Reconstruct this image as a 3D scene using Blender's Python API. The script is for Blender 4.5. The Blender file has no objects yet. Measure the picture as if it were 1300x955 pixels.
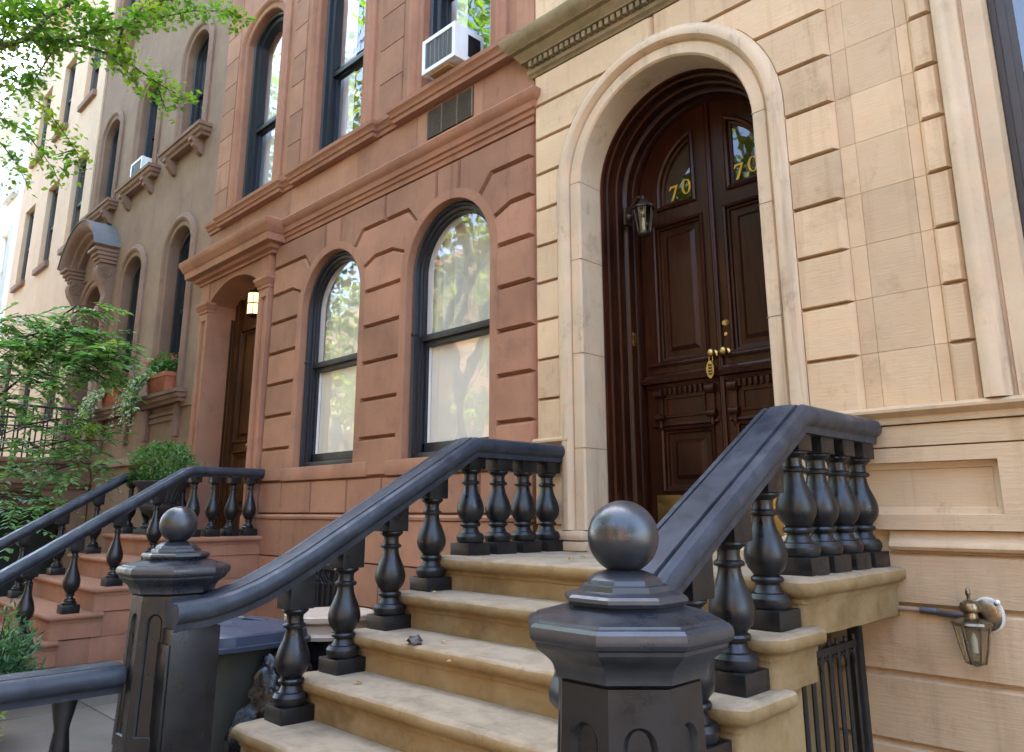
import bpy, bmesh, math, random
from mathutils import Vector, geometry
random.seed(7)
R = math.radians
PI = math.pi
sc = bpy.context.scene
COL = sc.collection

# ------------------------------------------------------------------ mesh builder
class MB:
    def __init__(s):
        s.v = []; s.f = []; s.t = []; s.sm = []
    def add(s, vs, fs, tint=.5, smooth=True):
        b = len(s.v)
        s.v += [tuple(p) for p in vs]; s.t += [tint] * len(vs)
        for f in fs:
            s.f.append([b + i for i in f]); s.sm.append(smooth)
        return s
    def quad(s, a, b, c, d, tint=.5):
        return s.add([a, b, c, d], [(0, 1, 2, 3)], tint)
    def box(s, x0, x1, y0, y1, z0, z1, bev=0., tint=.5):
        if x1 < x0: x0, x1 = x1, x0
        if y1 < y0: y0, y1 = y1, y0
        if z1 < z0: z0, z1 = z1, z0
        bev = min(bev, (x1-x0)*.45, (y1-y0)*.45, (z1-z0)*.45)
        if bev <= 0:
            vs = [(x, y, z) for z in (z0, z1) for y in (y0, y1) for x in (x0, x1)]
            return s.add(vs, [(0,2,3,1),(4,5,7,6),(0,1,5,4),(2,6,7,3),(0,4,6,2),(1,3,7,5)], tint)
        bm = bmesh.new()
        bmesh.ops.create_cube(bm, size=1)
        for v in bm.verts:
            v.co = ((x0+x1)/2 + v.co.x*(x1-x0), (y0+y1)/2 + v.co.y*(y1-y0), (z0+z1)/2 + v.co.z*(z1-z0))
        bmesh.ops.bevel(bm, geom=bm.edges[:], offset=bev, segments=2, affect='EDGES', profile=.6)
        bm.verts.index_update()
        s.add([v.co[:] for v in bm.verts], [[v.index for v in f.verts] for f in bm.faces], tint)
        bm.free(); return s
    def lathe(s, prof, cx=0, cy=0, cz=0, seg=24, phase=0., tint=.5, caps=True):
        vs = []; fs = []
        for r, z in prof:
            for k in range(seg):
                a = phase + 2*PI*k/seg
                vs.append((cx+r*math.cos(a), cy+r*math.sin(a), cz+z))
        n = len(prof)
        for i in range(n-1):
            for k in range(seg):
                k2 = (k+1) % seg
                fs.append((i*seg+k, i*seg+k2, (i+1)*seg+k2, (i+1)*seg+k))
        if caps:
            fs.append(list(range(seg))[::-1]); fs.append([(n-1)*seg+k for k in range(seg)])
        return s.add(vs, fs, tint)
    def ball(s, c, r, seg=32, tint=.5, sz=1.):
        prof = [(max(1e-4, r*math.sin(PI*i/seg)), -r*sz*math.cos(PI*i/seg)) for i in range(seg+1)]
        return s.lathe(prof, c[0], c[1], c[2], seg=seg, tint=tint)
    def tube(s, pts, rad, seg=8, tint=.5):
        pts = [Vector(p) for p in pts]
        if not hasattr(rad, '__len__'): rad = [rad]*len(pts)
        vs = []; fs = []
        up = Vector((.13, .21, 1)).normalized()
        for i, p in enumerate(pts):
            d = (pts[min(i+1, len(pts)-1)] - pts[max(i-1, 0)]).normalized()
            u = d.cross(up)
            if u.length < .05: u = d.cross(Vector((1, 0, 0)))
            u.normalize(); w = u.cross(d)
            for k in range(seg):
                a = 2*PI*k/seg
                vs.append(p + (u*math.cos(a) + w*math.sin(a))*rad[i])
        for i in range(len(pts)-1):
            for k in range(seg):
                k2 = (k+1) % seg
                fs.append((i*seg+k, i*seg+k2, (i+1)*seg+k2, (i+1)*seg+k))
        fs.append(list(range(seg))[::-1]); fs.append([(len(pts)-1)*seg+k for k in range(seg)])
        return s.add(vs, fs, tint)
    # plate in the XZ plane with holes; front at y0, reveals reach back to y1 (bigger y = into the wall)
    def plate(s, outer, holes=(), y0=0., y1=.2, tint=.5, back=False, rim=True):
        loops = [[Vector((p[0], p[1], 0)) for p in l] for l in [outer] + list(holes)]
        tris = geometry.tessellate_polygon(loops)
        flat = [p for l in loops for p in l]
        s.add([(p.x, y0, p.y) for p in flat], [tuple(t) for t in tris], tint, False)
        if back: s.add([(p.x, y1, p.y) for p in flat], [tuple(t) for t in tris], tint, False)
        b = 0
        for li, l in enumerate(loops):
            if li > 0 or rim:
                n = len(l)
                vs = [(p.x, y0, p.y) for p in l] + [(p.x, y1, p.y) for p in l]
                s.add(vs, [(i, (i+1) % n, n+(i+1) % n, n+i) for i in range(n)], tint)
        return s
    # chamfered raised block: outline poly at y=yb, inset poly at y=yf
    def block(s, poly, yb, yf, cham, tint=None, bot=None):
        if tint is None: tint = random.random()
        ins = inset(poly, cham, bot); n = len(poly)
        vs = [(p[0], yb, p[1]) for p in poly] + [(p[0], yf, p[1]) for p in ins]
        fs = [(i, (i+1) % n, n+(i+1) % n, n+i) for i in range(n)]
        s.add(vs, fs, tint, False)
        loops = [[Vector((p[0], p[1], 0)) for p in ins]]
        s.add([(p[0], yf, p[1]) for p in ins], [tuple(t) for t in geometry.tessellate_polygon(loops)], tint, False)
        return s
    # sweep profile [(u outwards, v)] along a 2D path; m maps (a, b, v) -> xyz
    def sweep(s, path, prof, m, closed=False, caps=True, tint=.5):
        N = len(path); nn = []
        for i in range(N):
            p = path[i]
            a = path[(i-1) % N] if (closed or i > 0) else None
            c = path[(i+1) % N] if (closed or i < N-1) else None
            def nrm(q, w):
                dx, dy = w[0]-q[0], w[1]-q[1]; L = math.hypot(dx, dy) or 1e-9
                return (-dy/L, dx/L)
            if a is None: n = nrm(p, c)
            elif c is None: n = nrm(a, p)
            else:
                n1, n2 = nrm(a, p), nrm(p, c)
                k = 1 + n1[0]*n2[0] + n1[1]*n2[1]; k = max(k, .15)
                n = ((n1[0]+n2[0])/k, (n1[1]+n2[1])/k)
            nn.append(n)
        vs = []; P = len(prof)
        for i in range(N):
            for u, v in prof:
                vs.append(m(path[i][0]+nn[i][0]*u, path[i][1]+nn[i][1]*u, v))
        fs = []
        for i in range(N if closed else N-1):
            j = (i+1) % N
            for k in range(P-1):
                fs.append((i*P+k, j*P+k, j*P+k+1, i*P+k+1))
        if caps and not closed:
            fs.append(list(range(P))); fs.append([(N-1)*P+k for k in range(P)][::-1])
        return s.add(vs, fs, tint)

def inset(poly, d, bot=None):
    n = len(poly)
    A = sum(poly[i][0]*poly[(i+1) % n][1] - poly[(i+1) % n][0]*poly[i][1] for i in range(n))
    sg = 1 if A > 0 else -1
    out = []
    for i in range(n):
        a, p, c = poly[i-1], poly[i], poly[(i+1) % n]
        def nrm(q, w):
            dx, dy = w[0]-q[0], w[1]-q[1]; L = math.hypot(dx, dy) or 1e-9
            return (-dy/L*sg, dx/L*sg)
        n1, n2 = nrm(a, p), nrm(p, c)
        if bot is not None:                   # undercut lower edges: their chamfer is almost level
            d1 = bot if n1[1] > .75 else d; d2 = bot if n2[1] > .75 else d
            det = n1[0]*n2[1]-n1[1]*n2[0]
            if abs(det) > .15:
                out.append((p[0]+(d1*n2[1]-d2*n1[1])/det, p[1]+(n1[0]*d2-n2[0]*d1)/det)); continue
            out.append((p[0]+(n1[0]*d1+n2[0]*d2)/2, p[1]+(n1[1]*d1+n2[1]*d2)/2)); continue
        k = max(.3, 1 + n1[0]*n2[0] + n1[1]*n2[1])
        out.append((p[0]+(n1[0]+n2[0])/k*d, p[1]+(n1[1]+n2[1])/k*d))
    return out
XZ = lambda a, b, v: (a, v, b)
XY = lambda a, b, v: (a, b, v)

ORG = {}
def obj(name, mb, mat, parent=None, ang=38):
    o0 = ORG.get(parent.name, Vector()) if parent else Vector()
    me = bpy.data.meshes.new(name)
    me.from_pydata([(p[0]-o0.x, p[1]-o0.y, p[2]-o0.z) for p in mb.v], [], mb.f)
    me.polygons.foreach_set('use_smooth', mb.sm)
    at = me.attributes.new('tint', 'FLOAT', 'POINT'); at.data.foreach_set('value', mb.t)
    bm = bmesh.new(); bm.from_mesh(me)
    bmesh.ops.recalc_face_normals(bm, faces=bm.faces)
    bm.to_mesh(me); bm.free()
    me.set_sharp_from_angle(angle=R(ang))
    me.materials.append(mat)
    o = bpy.data.objects.new(name, me); COL.objects.link(o)
    if parent: o.parent = parent
    ORG[o.name] = o0
    return o
def thing(name, label, cat, loc=(0, 0, 0), group=None):
    o = bpy.data.objects.new(name, None); COL.objects.link(o)
    o.empty_display_size = .1
    o.location = loc; ORG[o.name] = Vector(loc)
    return tag(o, label, cat, group)
def tag(o, label, cat, group=None):
    o['label'] = label; o['category'] = cat
    if group: o['group'] = group
    return o
def struct(o, kind='structure'):
    o['kind'] = kind; return o
def dup(root, loc, label=None, scale=None, rotz=None):
    r = root.copy(); COL.objects.link(r); r.location = loc
    if label: r['label'] = label
    if scale: r.scale = scale
    if rotz is not None: r.rotation_euler = (0, 0, rotz)
    for ch in list(root.children):
        c = ch.copy(); COL.objects.link(c); c.parent = r
        for g in list(ch.children):
            d = g.copy(); COL.objects.link(d); d.parent = c
    return r

# ------------------------------------------------------------------ materials
def newmat(name):
    m = bpy.data.materials.new(name); m.use_nodes = True
    nt = m.node_tree; nt.nodes.clear()
    out = nt.nodes.new('ShaderNodeOutputMaterial')
    return m, nt, out
def N(nt, t, **kw):
    n = nt.nodes.new(t)
    for k, v in kw.items():
        if k in n.inputs: n.inputs[k].default_value = v
        else: setattr(n, k, v)
    return n
def mix(nt, a, b, fac, blend='MIX'):
    n = nt.nodes.new('ShaderNodeMix'); n.data_type = 'RGBA'; n.blend_type = blend
    for i, x in ((6, a), (7, b), (0, fac)):
        if hasattr(x, 'is_linked') or isinstance(x, bpy.types.NodeSocket): nt.links.new(x, n.inputs[i])
        else: n.inputs[i].default_value = x if i == 0 else (*x, 1)
    return n.outputs[2]
def ramp(nt, x, lo, hi, a=0., b=1.):
    n = nt.nodes.new('ShaderNodeMapRange'); n.inputs[1].default_value = lo; n.inputs[2].default_value = hi
    n.inputs[3].default_value = a; n.inputs[4].default_value = b
    nt.links.new(x, n.inputs[0]); return n.outputs[0]
def noise(nt, scale, stretch=(1, 1, 1), detail=5, rough=.6, vec=None):
    if vec is None:
        vec = nt.nodes.new('ShaderNodeNewGeometry').outputs['Position']
    mp = nt.nodes.new('ShaderNodeMapping'); mp.inputs['Scale'].default_value = stretch
    nt.links.new(vec, mp.inputs['Vector'])
    n = nt.nodes.new('ShaderNodeTexNoise'); n.inputs['Scale'].default_value = scale
    n.inputs['Detail'].default_value = detail; n.inputs['Roughness'].default_value = rough
    nt.links.new(mp.outputs[0], n.inputs['Vector'])
    return n.outputs['Fac']
def stone(name, c, var=.22, streak=.35, grime=(.06, .045, .035), gr_amt=.45, rough=.88, bump=.25, tintv=.3, moss=None, moss_amt=.5, hue=None, tool=0., tread=None):
    m, nt, out = newmat(name)
    dark = tuple(x*(1-var) for x in c); lite = tuple(min(1, x*(1+var)) for x in c)
    if hue is None: hue = (c[0]*1.12, c[1]*.96, c[2]*.86)
    n1 = noise(nt, 1.7, detail=6)
    col = mix(nt, dark, lite, ramp(nt, n1, .3, .7))
    n2 = noise(nt, 5.5, detail=4)
    col = mix(nt, col, hue, ramp(nt, n2, .45, .75, 0, .6))
    # vertical rain streaks
    n3 = noise(nt, 1., stretch=(9, 9, .55), detail=5, rough=.65)
    col = mix(nt, col, grime, ramp(nt, n3, .55, .8, 0, streak))
    # blotches of grime
    n4 = noise(nt, 2.6, detail=7, rough=.7)
    col = mix(nt, col, grime, ramp(nt, n4, .56, .74, 0, gr_amt))
    n7 = noise(nt, 9., stretch=(1, 1, .5), detail=8, rough=.75)
    col = mix(nt, col, grime, ramp(nt, n7, .58, .70, 0, gr_amt*.8))
    if moss:
        n6 = noise(nt, 3.4, stretch=(1, 1, 1.8), detail=6, rough=.65)
        col = mix(nt, col, moss, ramp(nt, n6, .45, .62, 0, moss_amt))
    if tread:                                 # upper faces paler and greyer: foot wear plus sky light put into the colour
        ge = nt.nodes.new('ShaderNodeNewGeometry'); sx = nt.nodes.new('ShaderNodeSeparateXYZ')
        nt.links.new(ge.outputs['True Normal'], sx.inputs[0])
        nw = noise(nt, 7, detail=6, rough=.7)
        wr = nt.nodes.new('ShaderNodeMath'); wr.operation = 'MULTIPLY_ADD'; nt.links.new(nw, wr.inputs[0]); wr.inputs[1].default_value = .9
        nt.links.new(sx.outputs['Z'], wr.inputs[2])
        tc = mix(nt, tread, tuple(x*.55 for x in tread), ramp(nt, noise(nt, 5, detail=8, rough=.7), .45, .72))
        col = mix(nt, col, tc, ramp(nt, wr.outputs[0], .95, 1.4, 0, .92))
    n5 = noise(nt, 70, detail=3)
    col = mix(nt, col, (.5, .5, .5), ramp(nt, n5, .3, .7, .0, .10), 'OVERLAY')
    a = nt.nodes.new('ShaderNodeAttribute'); a.attribute_name = 'tint'
    sc_ = ramp(nt, a.outputs['Fac'], 0, 1, 1-tintv*.6, 1+tintv*.4)
    vm = nt.nodes.new('ShaderNodeVectorMath'); vm.operation = 'SCALE'
    nt.links.new(col, vm.inputs[0]); nt.links.new(sc_, vm.inputs['Scale'])
    b = N(nt, 'ShaderNodeBsdfPrincipled', Roughness=rough)
    b.inputs['Specular IOR Level'].default_value = .25
    nt.links.new(vm.outputs[0], b.inputs['Base Color'])
    nb = noise(nt, 38, detail=8, rough=.7); nb2 = noise(nt, 6, detail=4)
    ad = nt.nodes.new('ShaderNodeMath'); ad.operation = 'MULTIPLY_ADD'
    nt.links.new(nb2, ad.inputs[0]); ad.inputs[1].default_value = 2.5; nt.links.new(nb, ad.inputs[2])
    if tool:                                  # fine horizontal tooling of the blocks
        nl = noise(nt, 1., stretch=(7, 7, 95), detail=3)
        a2 = nt.nodes.new('ShaderNodeMath'); a2.operation = 'MULTIPLY_ADD'
        nt.links.new(nl, a2.inputs[0]); a2.inputs[1].default_value = tool*3; nt.links.new(ad.outputs[0], a2.inputs[2]); ad = a2
    bp = N(nt, 'ShaderNodeBump', Strength=bump, Distance=.006); nt.links.new(ad.outputs[0], bp.inputs['Height'])
    nt.links.new(bp.outputs[0], b.inputs['Normal'])
    nt.links.new(b.outputs[0], out.inputs[0])
    return m
def paint(name, c, rough=.4, metal=0., var=.15, wear=None, wear_amt=.5, bump=.05, spec=.5, rvar=.15, coat=0., chips=None):
    m, nt, out = newmat(name)
    n1 = noise(nt, 4, detail=6)
    col = mix(nt, tuple(x*(1-var) for x in c), tuple(x*(1+var) for x in c), ramp(nt, n1, .3, .7))
    if wear:
        n2 = noise(nt, 7, detail=8, rough=.7)
        col = mix(nt, col, wear, ramp(nt, n2, .52, .72, 0, wear_amt))
    if chips:                                 # streaky brush marks and small chips down to older coats
        n4 = noise(nt, 3, stretch=(5, 5, 1), detail=6, rough=.7)
        col = mix(nt, col, tuple(x*.45 for x in c), ramp(nt, n4, .52, .68, 0, .8))
        n5 = noise(nt, 34, detail=6, rough=.7)
        col = mix(nt, col, chips, ramp(nt, n5, .66, .70, 0, .8))
    b = N(nt, 'ShaderNodeBsdfPrincipled', Metallic=metal)
    b.inputs['Specular IOR Level'].default_value = spec
    b.inputs['Coat Weight'].default_value = coat; b.inputs['Coat Roughness'].default_value = .25
    nt.links.new(col, b.inputs['Base Color'])
    n3 = noise(nt, 12, detail=5)
    nt.links.new(ramp(nt, n3, .3, .7, max(.03, rough-rvar), min(1, rough+rvar)), b.inputs['Roughness'])
    if bump:
        nb = noise(nt, 24 if chips else 55, detail=6); bp = N(nt, 'ShaderNodeBump', Strength=bump, Distance=.006 if chips else .004)
        nt.links.new(nb, bp.inputs['Height']); nt.links.new(bp.outputs[0], b.inputs['Normal'])
    nt.links.new(b.outputs[0], out.inputs[0])
    return m
def wood(name, c1, c2, rough=.32, grain=(14, 14, .7), spec=.22):
    m, nt, out = newmat(name)
    n1 = noise(nt, 3., stretch=grain, detail=7, rough=.65)
    col = mix(nt, c1, c2, ramp(nt, n1, .32, .68))
    n2 = noise(nt, 1.3, detail=4)
    col = mix(nt, col, tuple(x*.45 for x in c1), ramp(nt, n2, .5, .75, 0, .7))
    b = N(nt, 'ShaderNodeBsdfPrincipled', Roughness=rough)
    b.inputs['Specular IOR Level'].default_value = spec
    nt.links.new(col, b.inputs['Base Color'])
    bp = N(nt, 'ShaderNodeBump', Strength=.08, Distance=.003); nt.links.new(n1, bp.inputs['Height'])
    nt.links.new(bp.outputs[0], b.inputs['Normal'])
    nt.links.new(b.outputs[0], out.inputs[0])
    return m
def glassmat(name, tint=(.9, .93, .92), boost=1.0, wav=.02):
    m, nt, out = newmat(name)
    g = N(nt, 'ShaderNodeBsdfGlossy', Roughness=.02); g.inputs['Color'].default_value = (.95, .97, 1, 1)
    t = N(nt, 'ShaderNodeBsdfTransparent'); t.inputs['Color'].default_value = (*tint, 1)
    fr = N(nt, 'ShaderNodeFresnel', IOR=1.5)
    gb = nt.nodes.new('ShaderNodeNewGeometry')   # a single sheet of glass: the same index from both sides
    nt.links.new(ramp(nt, gb.outputs['Backfacing'], 0, 1, 1.5, 1/1.5), fr.inputs['IOR'])
    nb = noise(nt, 1.6, detail=2); bp = N(nt, 'ShaderNodeBump', Strength=wav, Distance=.08)
    nt.links.new(nb, bp.inputs['Height'])
    nt.links.new(bp.outputs[0], g.inputs['Normal'])
    mu = nt.nodes.new('ShaderNodeMath'); mu.operation = 'MULTIPLY_ADD'; mu.use_clamp = True
    nt.links.new(fr.outputs[0], mu.inputs[0]); mu.inputs[1].default_value = 1.8*boost; mu.inputs[2].default_value = .03
    mx = nt.nodes.new('ShaderNodeMixShader')
    nt.links.new(mu.outputs[0], mx.inputs[0]); nt.links.new(t.outputs[0], mx.inputs[1]); nt.links.new(g.outputs[0], mx.inputs[2])
    nt.links.new(mx.outputs[0], out.inputs[0])
    return m
def leafmat(name, dark, lite, third=None, trans=.35, rough=.45):
    m, nt, out = newmat(name)
    a = nt.nodes.new('ShaderNodeAttribute'); a.attribute_name = 'tint'
    col = mix(nt, dark, lite, a.outputs['Fac'])
    if third:
        n1 = noise(nt, 2.2, detail=2)
        col = mix(nt, col, third, ramp(nt, n1, .5, .72, 0, .8))
    b = N(nt, 'ShaderNodeBsdfPrincipled', Roughness=rough)
    b.inputs['Specular IOR Level'].default_value = .4
    nt.links.new(col, b.inputs['Base Color'])
    t = N(nt, 'ShaderNodeBsdfTranslucent')
    c2 = mix(nt, col, (1., 1., .25), .35, 'MULTIPLY'); c3 = mix(nt, c2, (2.2, 2.4, 1.2), 1., 'MULTIPLY')
    nt.links.new(c3, t.inputs['Color'])
    mx = nt.nodes.new('ShaderNodeMixShader'); mx.inputs[0].default_value = trans
    nt.links.new(b.outputs[0], mx.inputs[1]); nt.links.new(t.outputs[0], mx.inputs[2])
    nt.links.new(mx.outputs[0], out.inputs[0])
    return m
def emis(name, c, s):
    m, nt, out = newmat(name)
    e = N(nt, 'ShaderNodeEmission', Strength=s); e.inputs['Color'].default_value = (*c, 1)
    nt.links.new(e.outputs[0], out.inputs[0]); return m

M = {}
M['tan'] = stone('tan_limestone', (.605, .435, .268), var=.12, streak=.5, grime=(.30, .185, .09), gr_amt=.5, tintv=.27, hue=(.62, .41, .24), tool=.5)
M['tan_trim'] = stone('pale_weathered_limestone', (.575, .44, .295), var=.16, streak=.75, grime=(.20, .14, .085), gr_amt=.5, tintv=.15)
M['tan_cornice'] = stone('mossy_cornice_stone', (.25, .19, .105), var=.3, streak=.5, grime=(.07, .055, .03), gr_amt=.6, moss=(.15, .125, .055), moss_amt=.6)
M['tan_dado'] = stone('tan_dado_stone', (.50, .352, .21), var=.14, streak=.4, grime=(.25, .16, .08), gr_amt=.5, tintv=.2, moss=(.36, .31, .2), moss_amt=.35)
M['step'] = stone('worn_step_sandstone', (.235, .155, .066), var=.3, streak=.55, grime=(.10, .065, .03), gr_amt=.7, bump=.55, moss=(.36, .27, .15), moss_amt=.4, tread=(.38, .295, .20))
M['brown'] = stone('red_brownstone', (.335, .168, .102), var=.2, streak=.5, grime=(.15, .082, .055), gr_amt=.5, tintv=.36, hue=(.37, .175, .095))
M['brown_trim'] = stone('smooth_brownstone_trim', (.325, .16, .098), var=.18, streak=.4, grime=(.14, .085, .06), gr_amt=.4, tintv=.1)
M['dark_brown'] = stone('dark_brownstone', (.235, .15, .10), var=.16, streak=.6, grime=(.125, .085, .07), gr_amt=.45, tintv=.2, hue=(.25, .165, .115))
M['dark_trim'] = stone('dark_brownstone_trim', (.225, .14, .10), var=.18, streak=.5, grime=(.08, .055, .045), gr_amt=.45)
M['peach'] = stone('peach_stucco', (.60, .44, .31), var=.08, streak=.45, grime=(.33, .22, .15), gr_amt=.35)
M['white_wall'] = stone('white_painted_masonry', (.74, .74, .72), var=.05, streak=.25, grime=(.5, .5, .48), gr_amt=.2)
M['iron'] = paint('black_gloss_iron_paint', (.0065, .0068, .008), rough=.38, var=.25, wear=(.022, .017, .013), wear_amt=.6, bump=.16, spec=.5, chips=(.05, .035, .025))
M['rail'] = paint('dark_painted_handrail', (.013, .0155, .021), rough=.37, var=.3, wear=(.034, .036, .042), wear_amt=.75, bump=.14, spec=.8, chips=(.05, .04, .032))
M['slate_rail'] = paint('slate_painted_handrail', (.027, .033, .045), rough=.44, var=.28, wear=(.075, .082, .098), wear_amt=.7, bump=.14, spec=.42, chips=(.05, .042, .036))
M['gate_iron'] = paint('black_wrought_iron', (.012, .012, .013), rough=.5)
M['frame'] = paint('blue_black_window_paint', (.009, .011, .017), rough=.38, var=.2, spec=.5, rvar=.04, bump=.02)
M['frame_brown'] = paint('dark_brown_window_paint', (.042, .034, .03), rough=.45, rvar=.05)
M['mahogany'] = wood('dark_mahogany', (.013, .004, .0024), (.052, .014, .0055), rough=.30, spec=.22)
M['oak'] = wood('brown_oak_door', (.035, .014, .005), (.10, .040, .012), rough=.36, spec=.15)
M['brass'] = paint('worn_brass', (.48, .33, .12), rough=.33, metal=1., var=.15)
M['gold'] = paint('gold_leaf_digits', (.50, .32, .04), rough=.4, metal=.35, var=.05, bump=0)
M['kick'] = paint('brass_kick_plate', (.48, .34, .12), rough=.35, metal=1.)
M['glass'] = glassmat('window_glass', tint=(.975, .98, .975), boost=1.0, wav=.05)
M['glass_dark'] = glassmat('door_glass', tint=(.25, .27, .25), boost=.6)
M['lamp_glass'] = glassmat('lantern_glass', tint=(.75, .72, .6), boost=1.)
M['curtain'] = paint('white_curtain_cloth', (.82, .81, .77), rough=.9, var=.04, bump=.02, spec=.1)
M['blind'] = paint('cream_roller_blind', (.90, .86, .76), rough=.85, var=.03, bump=.0, spec=.1)
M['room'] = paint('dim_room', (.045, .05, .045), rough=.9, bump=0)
M['bronze'] = paint('aged_bronze', (.06, .045, .032), rough=.4, metal=.6, var=.3)
M['pewter'] = paint('antique_brass_lamp', (.22, .17, .11), rough=.3, metal=.9, var=.3)
M['white_plastic'] = paint('white_enamel', (.72, .72, .70), rough=.4, var=.05, bump=.02)
M['grey_plastic'] = paint('grey_grille', (.16, .165, .17), rough=.6)
M['bin_blue'] = paint('blue_grey_bin_plastic', (.045, .055, .085), rough=.42, var=.12)
M['bin_body'] = paint('olive_grey_bin_plastic', (.055, .055, .045), rough=.6)
M['bag'] = paint('black_bag_plastic', (.010, .010, .012), rough=.25, bump=.8, spec=.6)
M['bin_beige'] = paint('sun_bleached_beige_plastic', (.50, .37, .27), rough=.6, var=.15, wear=(.62, .56, .5), wear_amt=.7)
M['terracotta'] = paint('terracotta_clay', (.42, .14, .075), rough=.85, var=.15, spec=.2)
M['urn'] = paint('dark_cast_iron_urn', (.03, .031, .034), rough=.5, var=.3)
M['conduit'] = paint('painted_conduit', (.34, .26, .18), rough=.5, var=.2)
M['zinc'] = paint('grey_zinc_fitting', (.18, .18, .19), rough=.35, metal=.7)
M['plywood'] = wood('bare_plywood', (.36, .2, .09), (.5, .3, .14), rough=.7)
M['lead'] = paint('grey_lead_sheet', (.13, .125, .13), rough=.5, var=.15)
M['bark'] = stone('tree_bark', (.085, .066, .05), var=.4, streak=.6, grime=(.03, .025, .02), bump=.9)
M['twig'] = paint('dark_twig_bark', (.035, .028, .024), rough=.8, spec=.2)
M['leaf'] = leafmat('street_tree_leaf', (.055, .125, .025), (.14, .25, .04), third=(.24, .27, .045), trans=.45)
M['leaf_far'] = leafmat('sunlit_far_leaf', (.045, .075, .016), (.11, .15, .03), third=(.17, .16, .03), trans=.45)
M['leaf_small'] = leafmat('small_tree_leaf', (.08, .19, .07), (.22, .38, .20), third=(.28, .36, .07), trans=.3, rough=.35)
M['leaf_box'] = leafmat('boxwood_leaf', (.035, .10, .022), (.10, .22, .045), trans=.2)
M['leaf_yew'] = leafmat('evergreen_needle', (.022, .075, .032), (.09, .21, .085), third=(.20, .28, .09), trans=.15)
M['leaf_ivy'] = leafmat('variegated_ivy_leaf', (.10, .17, .07), (.45, .50, .33), trans=.2)
M['petal'] = leafmat('red_flower_petal', (.35, .01, .03), (.55, .03, .16), trans=.2)
M['dry_leaf'] = leafmat('dry_fallen_leaf', (.25, .12, .04), (.55, .35, .14), trans=.1)
M['dark_leaf'] = leafmat('withered_dark_leaf', (.05, .04, .035), (.08, .06, .05), trans=.05)
M['asphalt'] = stone('asphalt', (.05, .05, .052), var=.2, streak=0, grime=(.03, .03, .03))
M['paving'] = stone('sidewalk_concrete', (.15, .135, .115), var=.15, streak=0, grime=(.16, .14, .12), gr_amt=.4)
M['kerb'] = stone('granite_kerb', (.3, .29, .28), var=.2, streak=0)
M['opp'] = stone('sunlit_opposite_brick', (.15, .085, .055), var=.15, streak=.2)
M['opp2'] = stone('sunlit_opposite_stone', (.21, .16, .11), var=.1, streak=.2)
M['roof'] = stone('tar_roof', (.08, .08, .08), var=.2, streak=0)
M['lampglow'] = emis('warm_lamp_glow', (1., .62, .25), 9.)

# ------------------------------------------------------------------ camera, world, sun
cam = bpy.data.cameras.new('camera'); co = bpy.data.objects.new('camera', cam); COL.objects.link(co)
co.location = (0, -4.1, 1.62); co.rotation_euler = (R(90+12.74), 0, R(45))
cam.sensor_fit = 'HORIZONTAL'; cam.sensor_width = 36; cam.lens = 962/1300*36
cam.shift_y = -45/1300; cam.clip_start = .05; cam.clip_end = 600
sc.camera = co
SUN_EL, SUN_AZ = 50, 28           # sun stands behind the row, a little to the left: the fronts are in open shade
w = bpy.data.worlds.new('World'); sc.world = w; w.use_nodes = True
nt = w.node_tree; bg = nt.nodes['Background']
sky = nt.nodes.new('ShaderNodeTexSky'); sky.sky_type = 'NISHITA'; sky.sun_disc = False
sky.sun_elevation = R(SUN_EL); sky.sun_rotation = R(-SUN_AZ); sky.air_density = 1.0; sky.dust_density = 4.0; sky.ozone_density = .6
nt.links.new(sky.outputs[0], bg.inputs[0]); bg.inputs[1].default_value = .15
sl = bpy.data.lights.new('sun', 'SUN'); so = bpy.data.objects.new('sun', sl); COL.objects.link(so)
sl.energy = 4.5; sl.angle = R(.6); sl.color = (1., .93, .82)
d = Vector((-math.sin(R(SUN_AZ))*math.cos(R(SUN_EL)), math.cos(R(SUN_AZ))*math.cos(R(SUN_EL)), math.sin(R(SUN_EL))))
so.rotation_euler = d.to_track_quat('Z', 'Y').to_euler()
sc.view_settings.view_transform = 'Standard'; sc.view_settings.look = 'None'
sc.view_settings.exposure = 3.7; sc.view_settings.gamma = 1
sc.cycles.max_bounces = 7; sc.cycles.diffuse_bounces = 4; sc.cycles.glossy_bounces = 3
sc.cycles.transparent_max_bounces = 12; sc.cycles.use_denoising = True
sc.cycles.sample_clamp_indirect = 8; sc.cycles.caustics_reflective = False; sc.cycles.caustics_refractive = False

# ------------------------------------------------------------------ ground
g = MB()
for i in range(-40, 14):
    for j in range(4):
        x0, y0 = i*1.5, -6.2+j*1.5
        g.box(x0+.006, x0+1.494, y0+.006, y0+1.494, -.1, 0, .008, tint=random.random())
struct(obj('sidewalk', g, M['paving']))
struct(obj('ground', MB().quad((-300, -300, -.16), (300, -300, -.16), (300, 300, -.16), (-300, 300, -.16)), M['paving']))
struct(obj('road', MB().box(-200, 200, -15.5, -6.45, -.158, -.13), M['asphalt']))
g = MB()
for i in range(-40, 14): g.box(i*1.5+.004, i*1.5+1.496, -6.43, -6.21, -.15, .004, .02, tint=random.random())
struct(obj('kerb', g, M['kerb']))
struct(obj('far_sidewalk', MB().box(-200, 200, -19.4, -15.5, -.15, 0), M['paving']))
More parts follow.
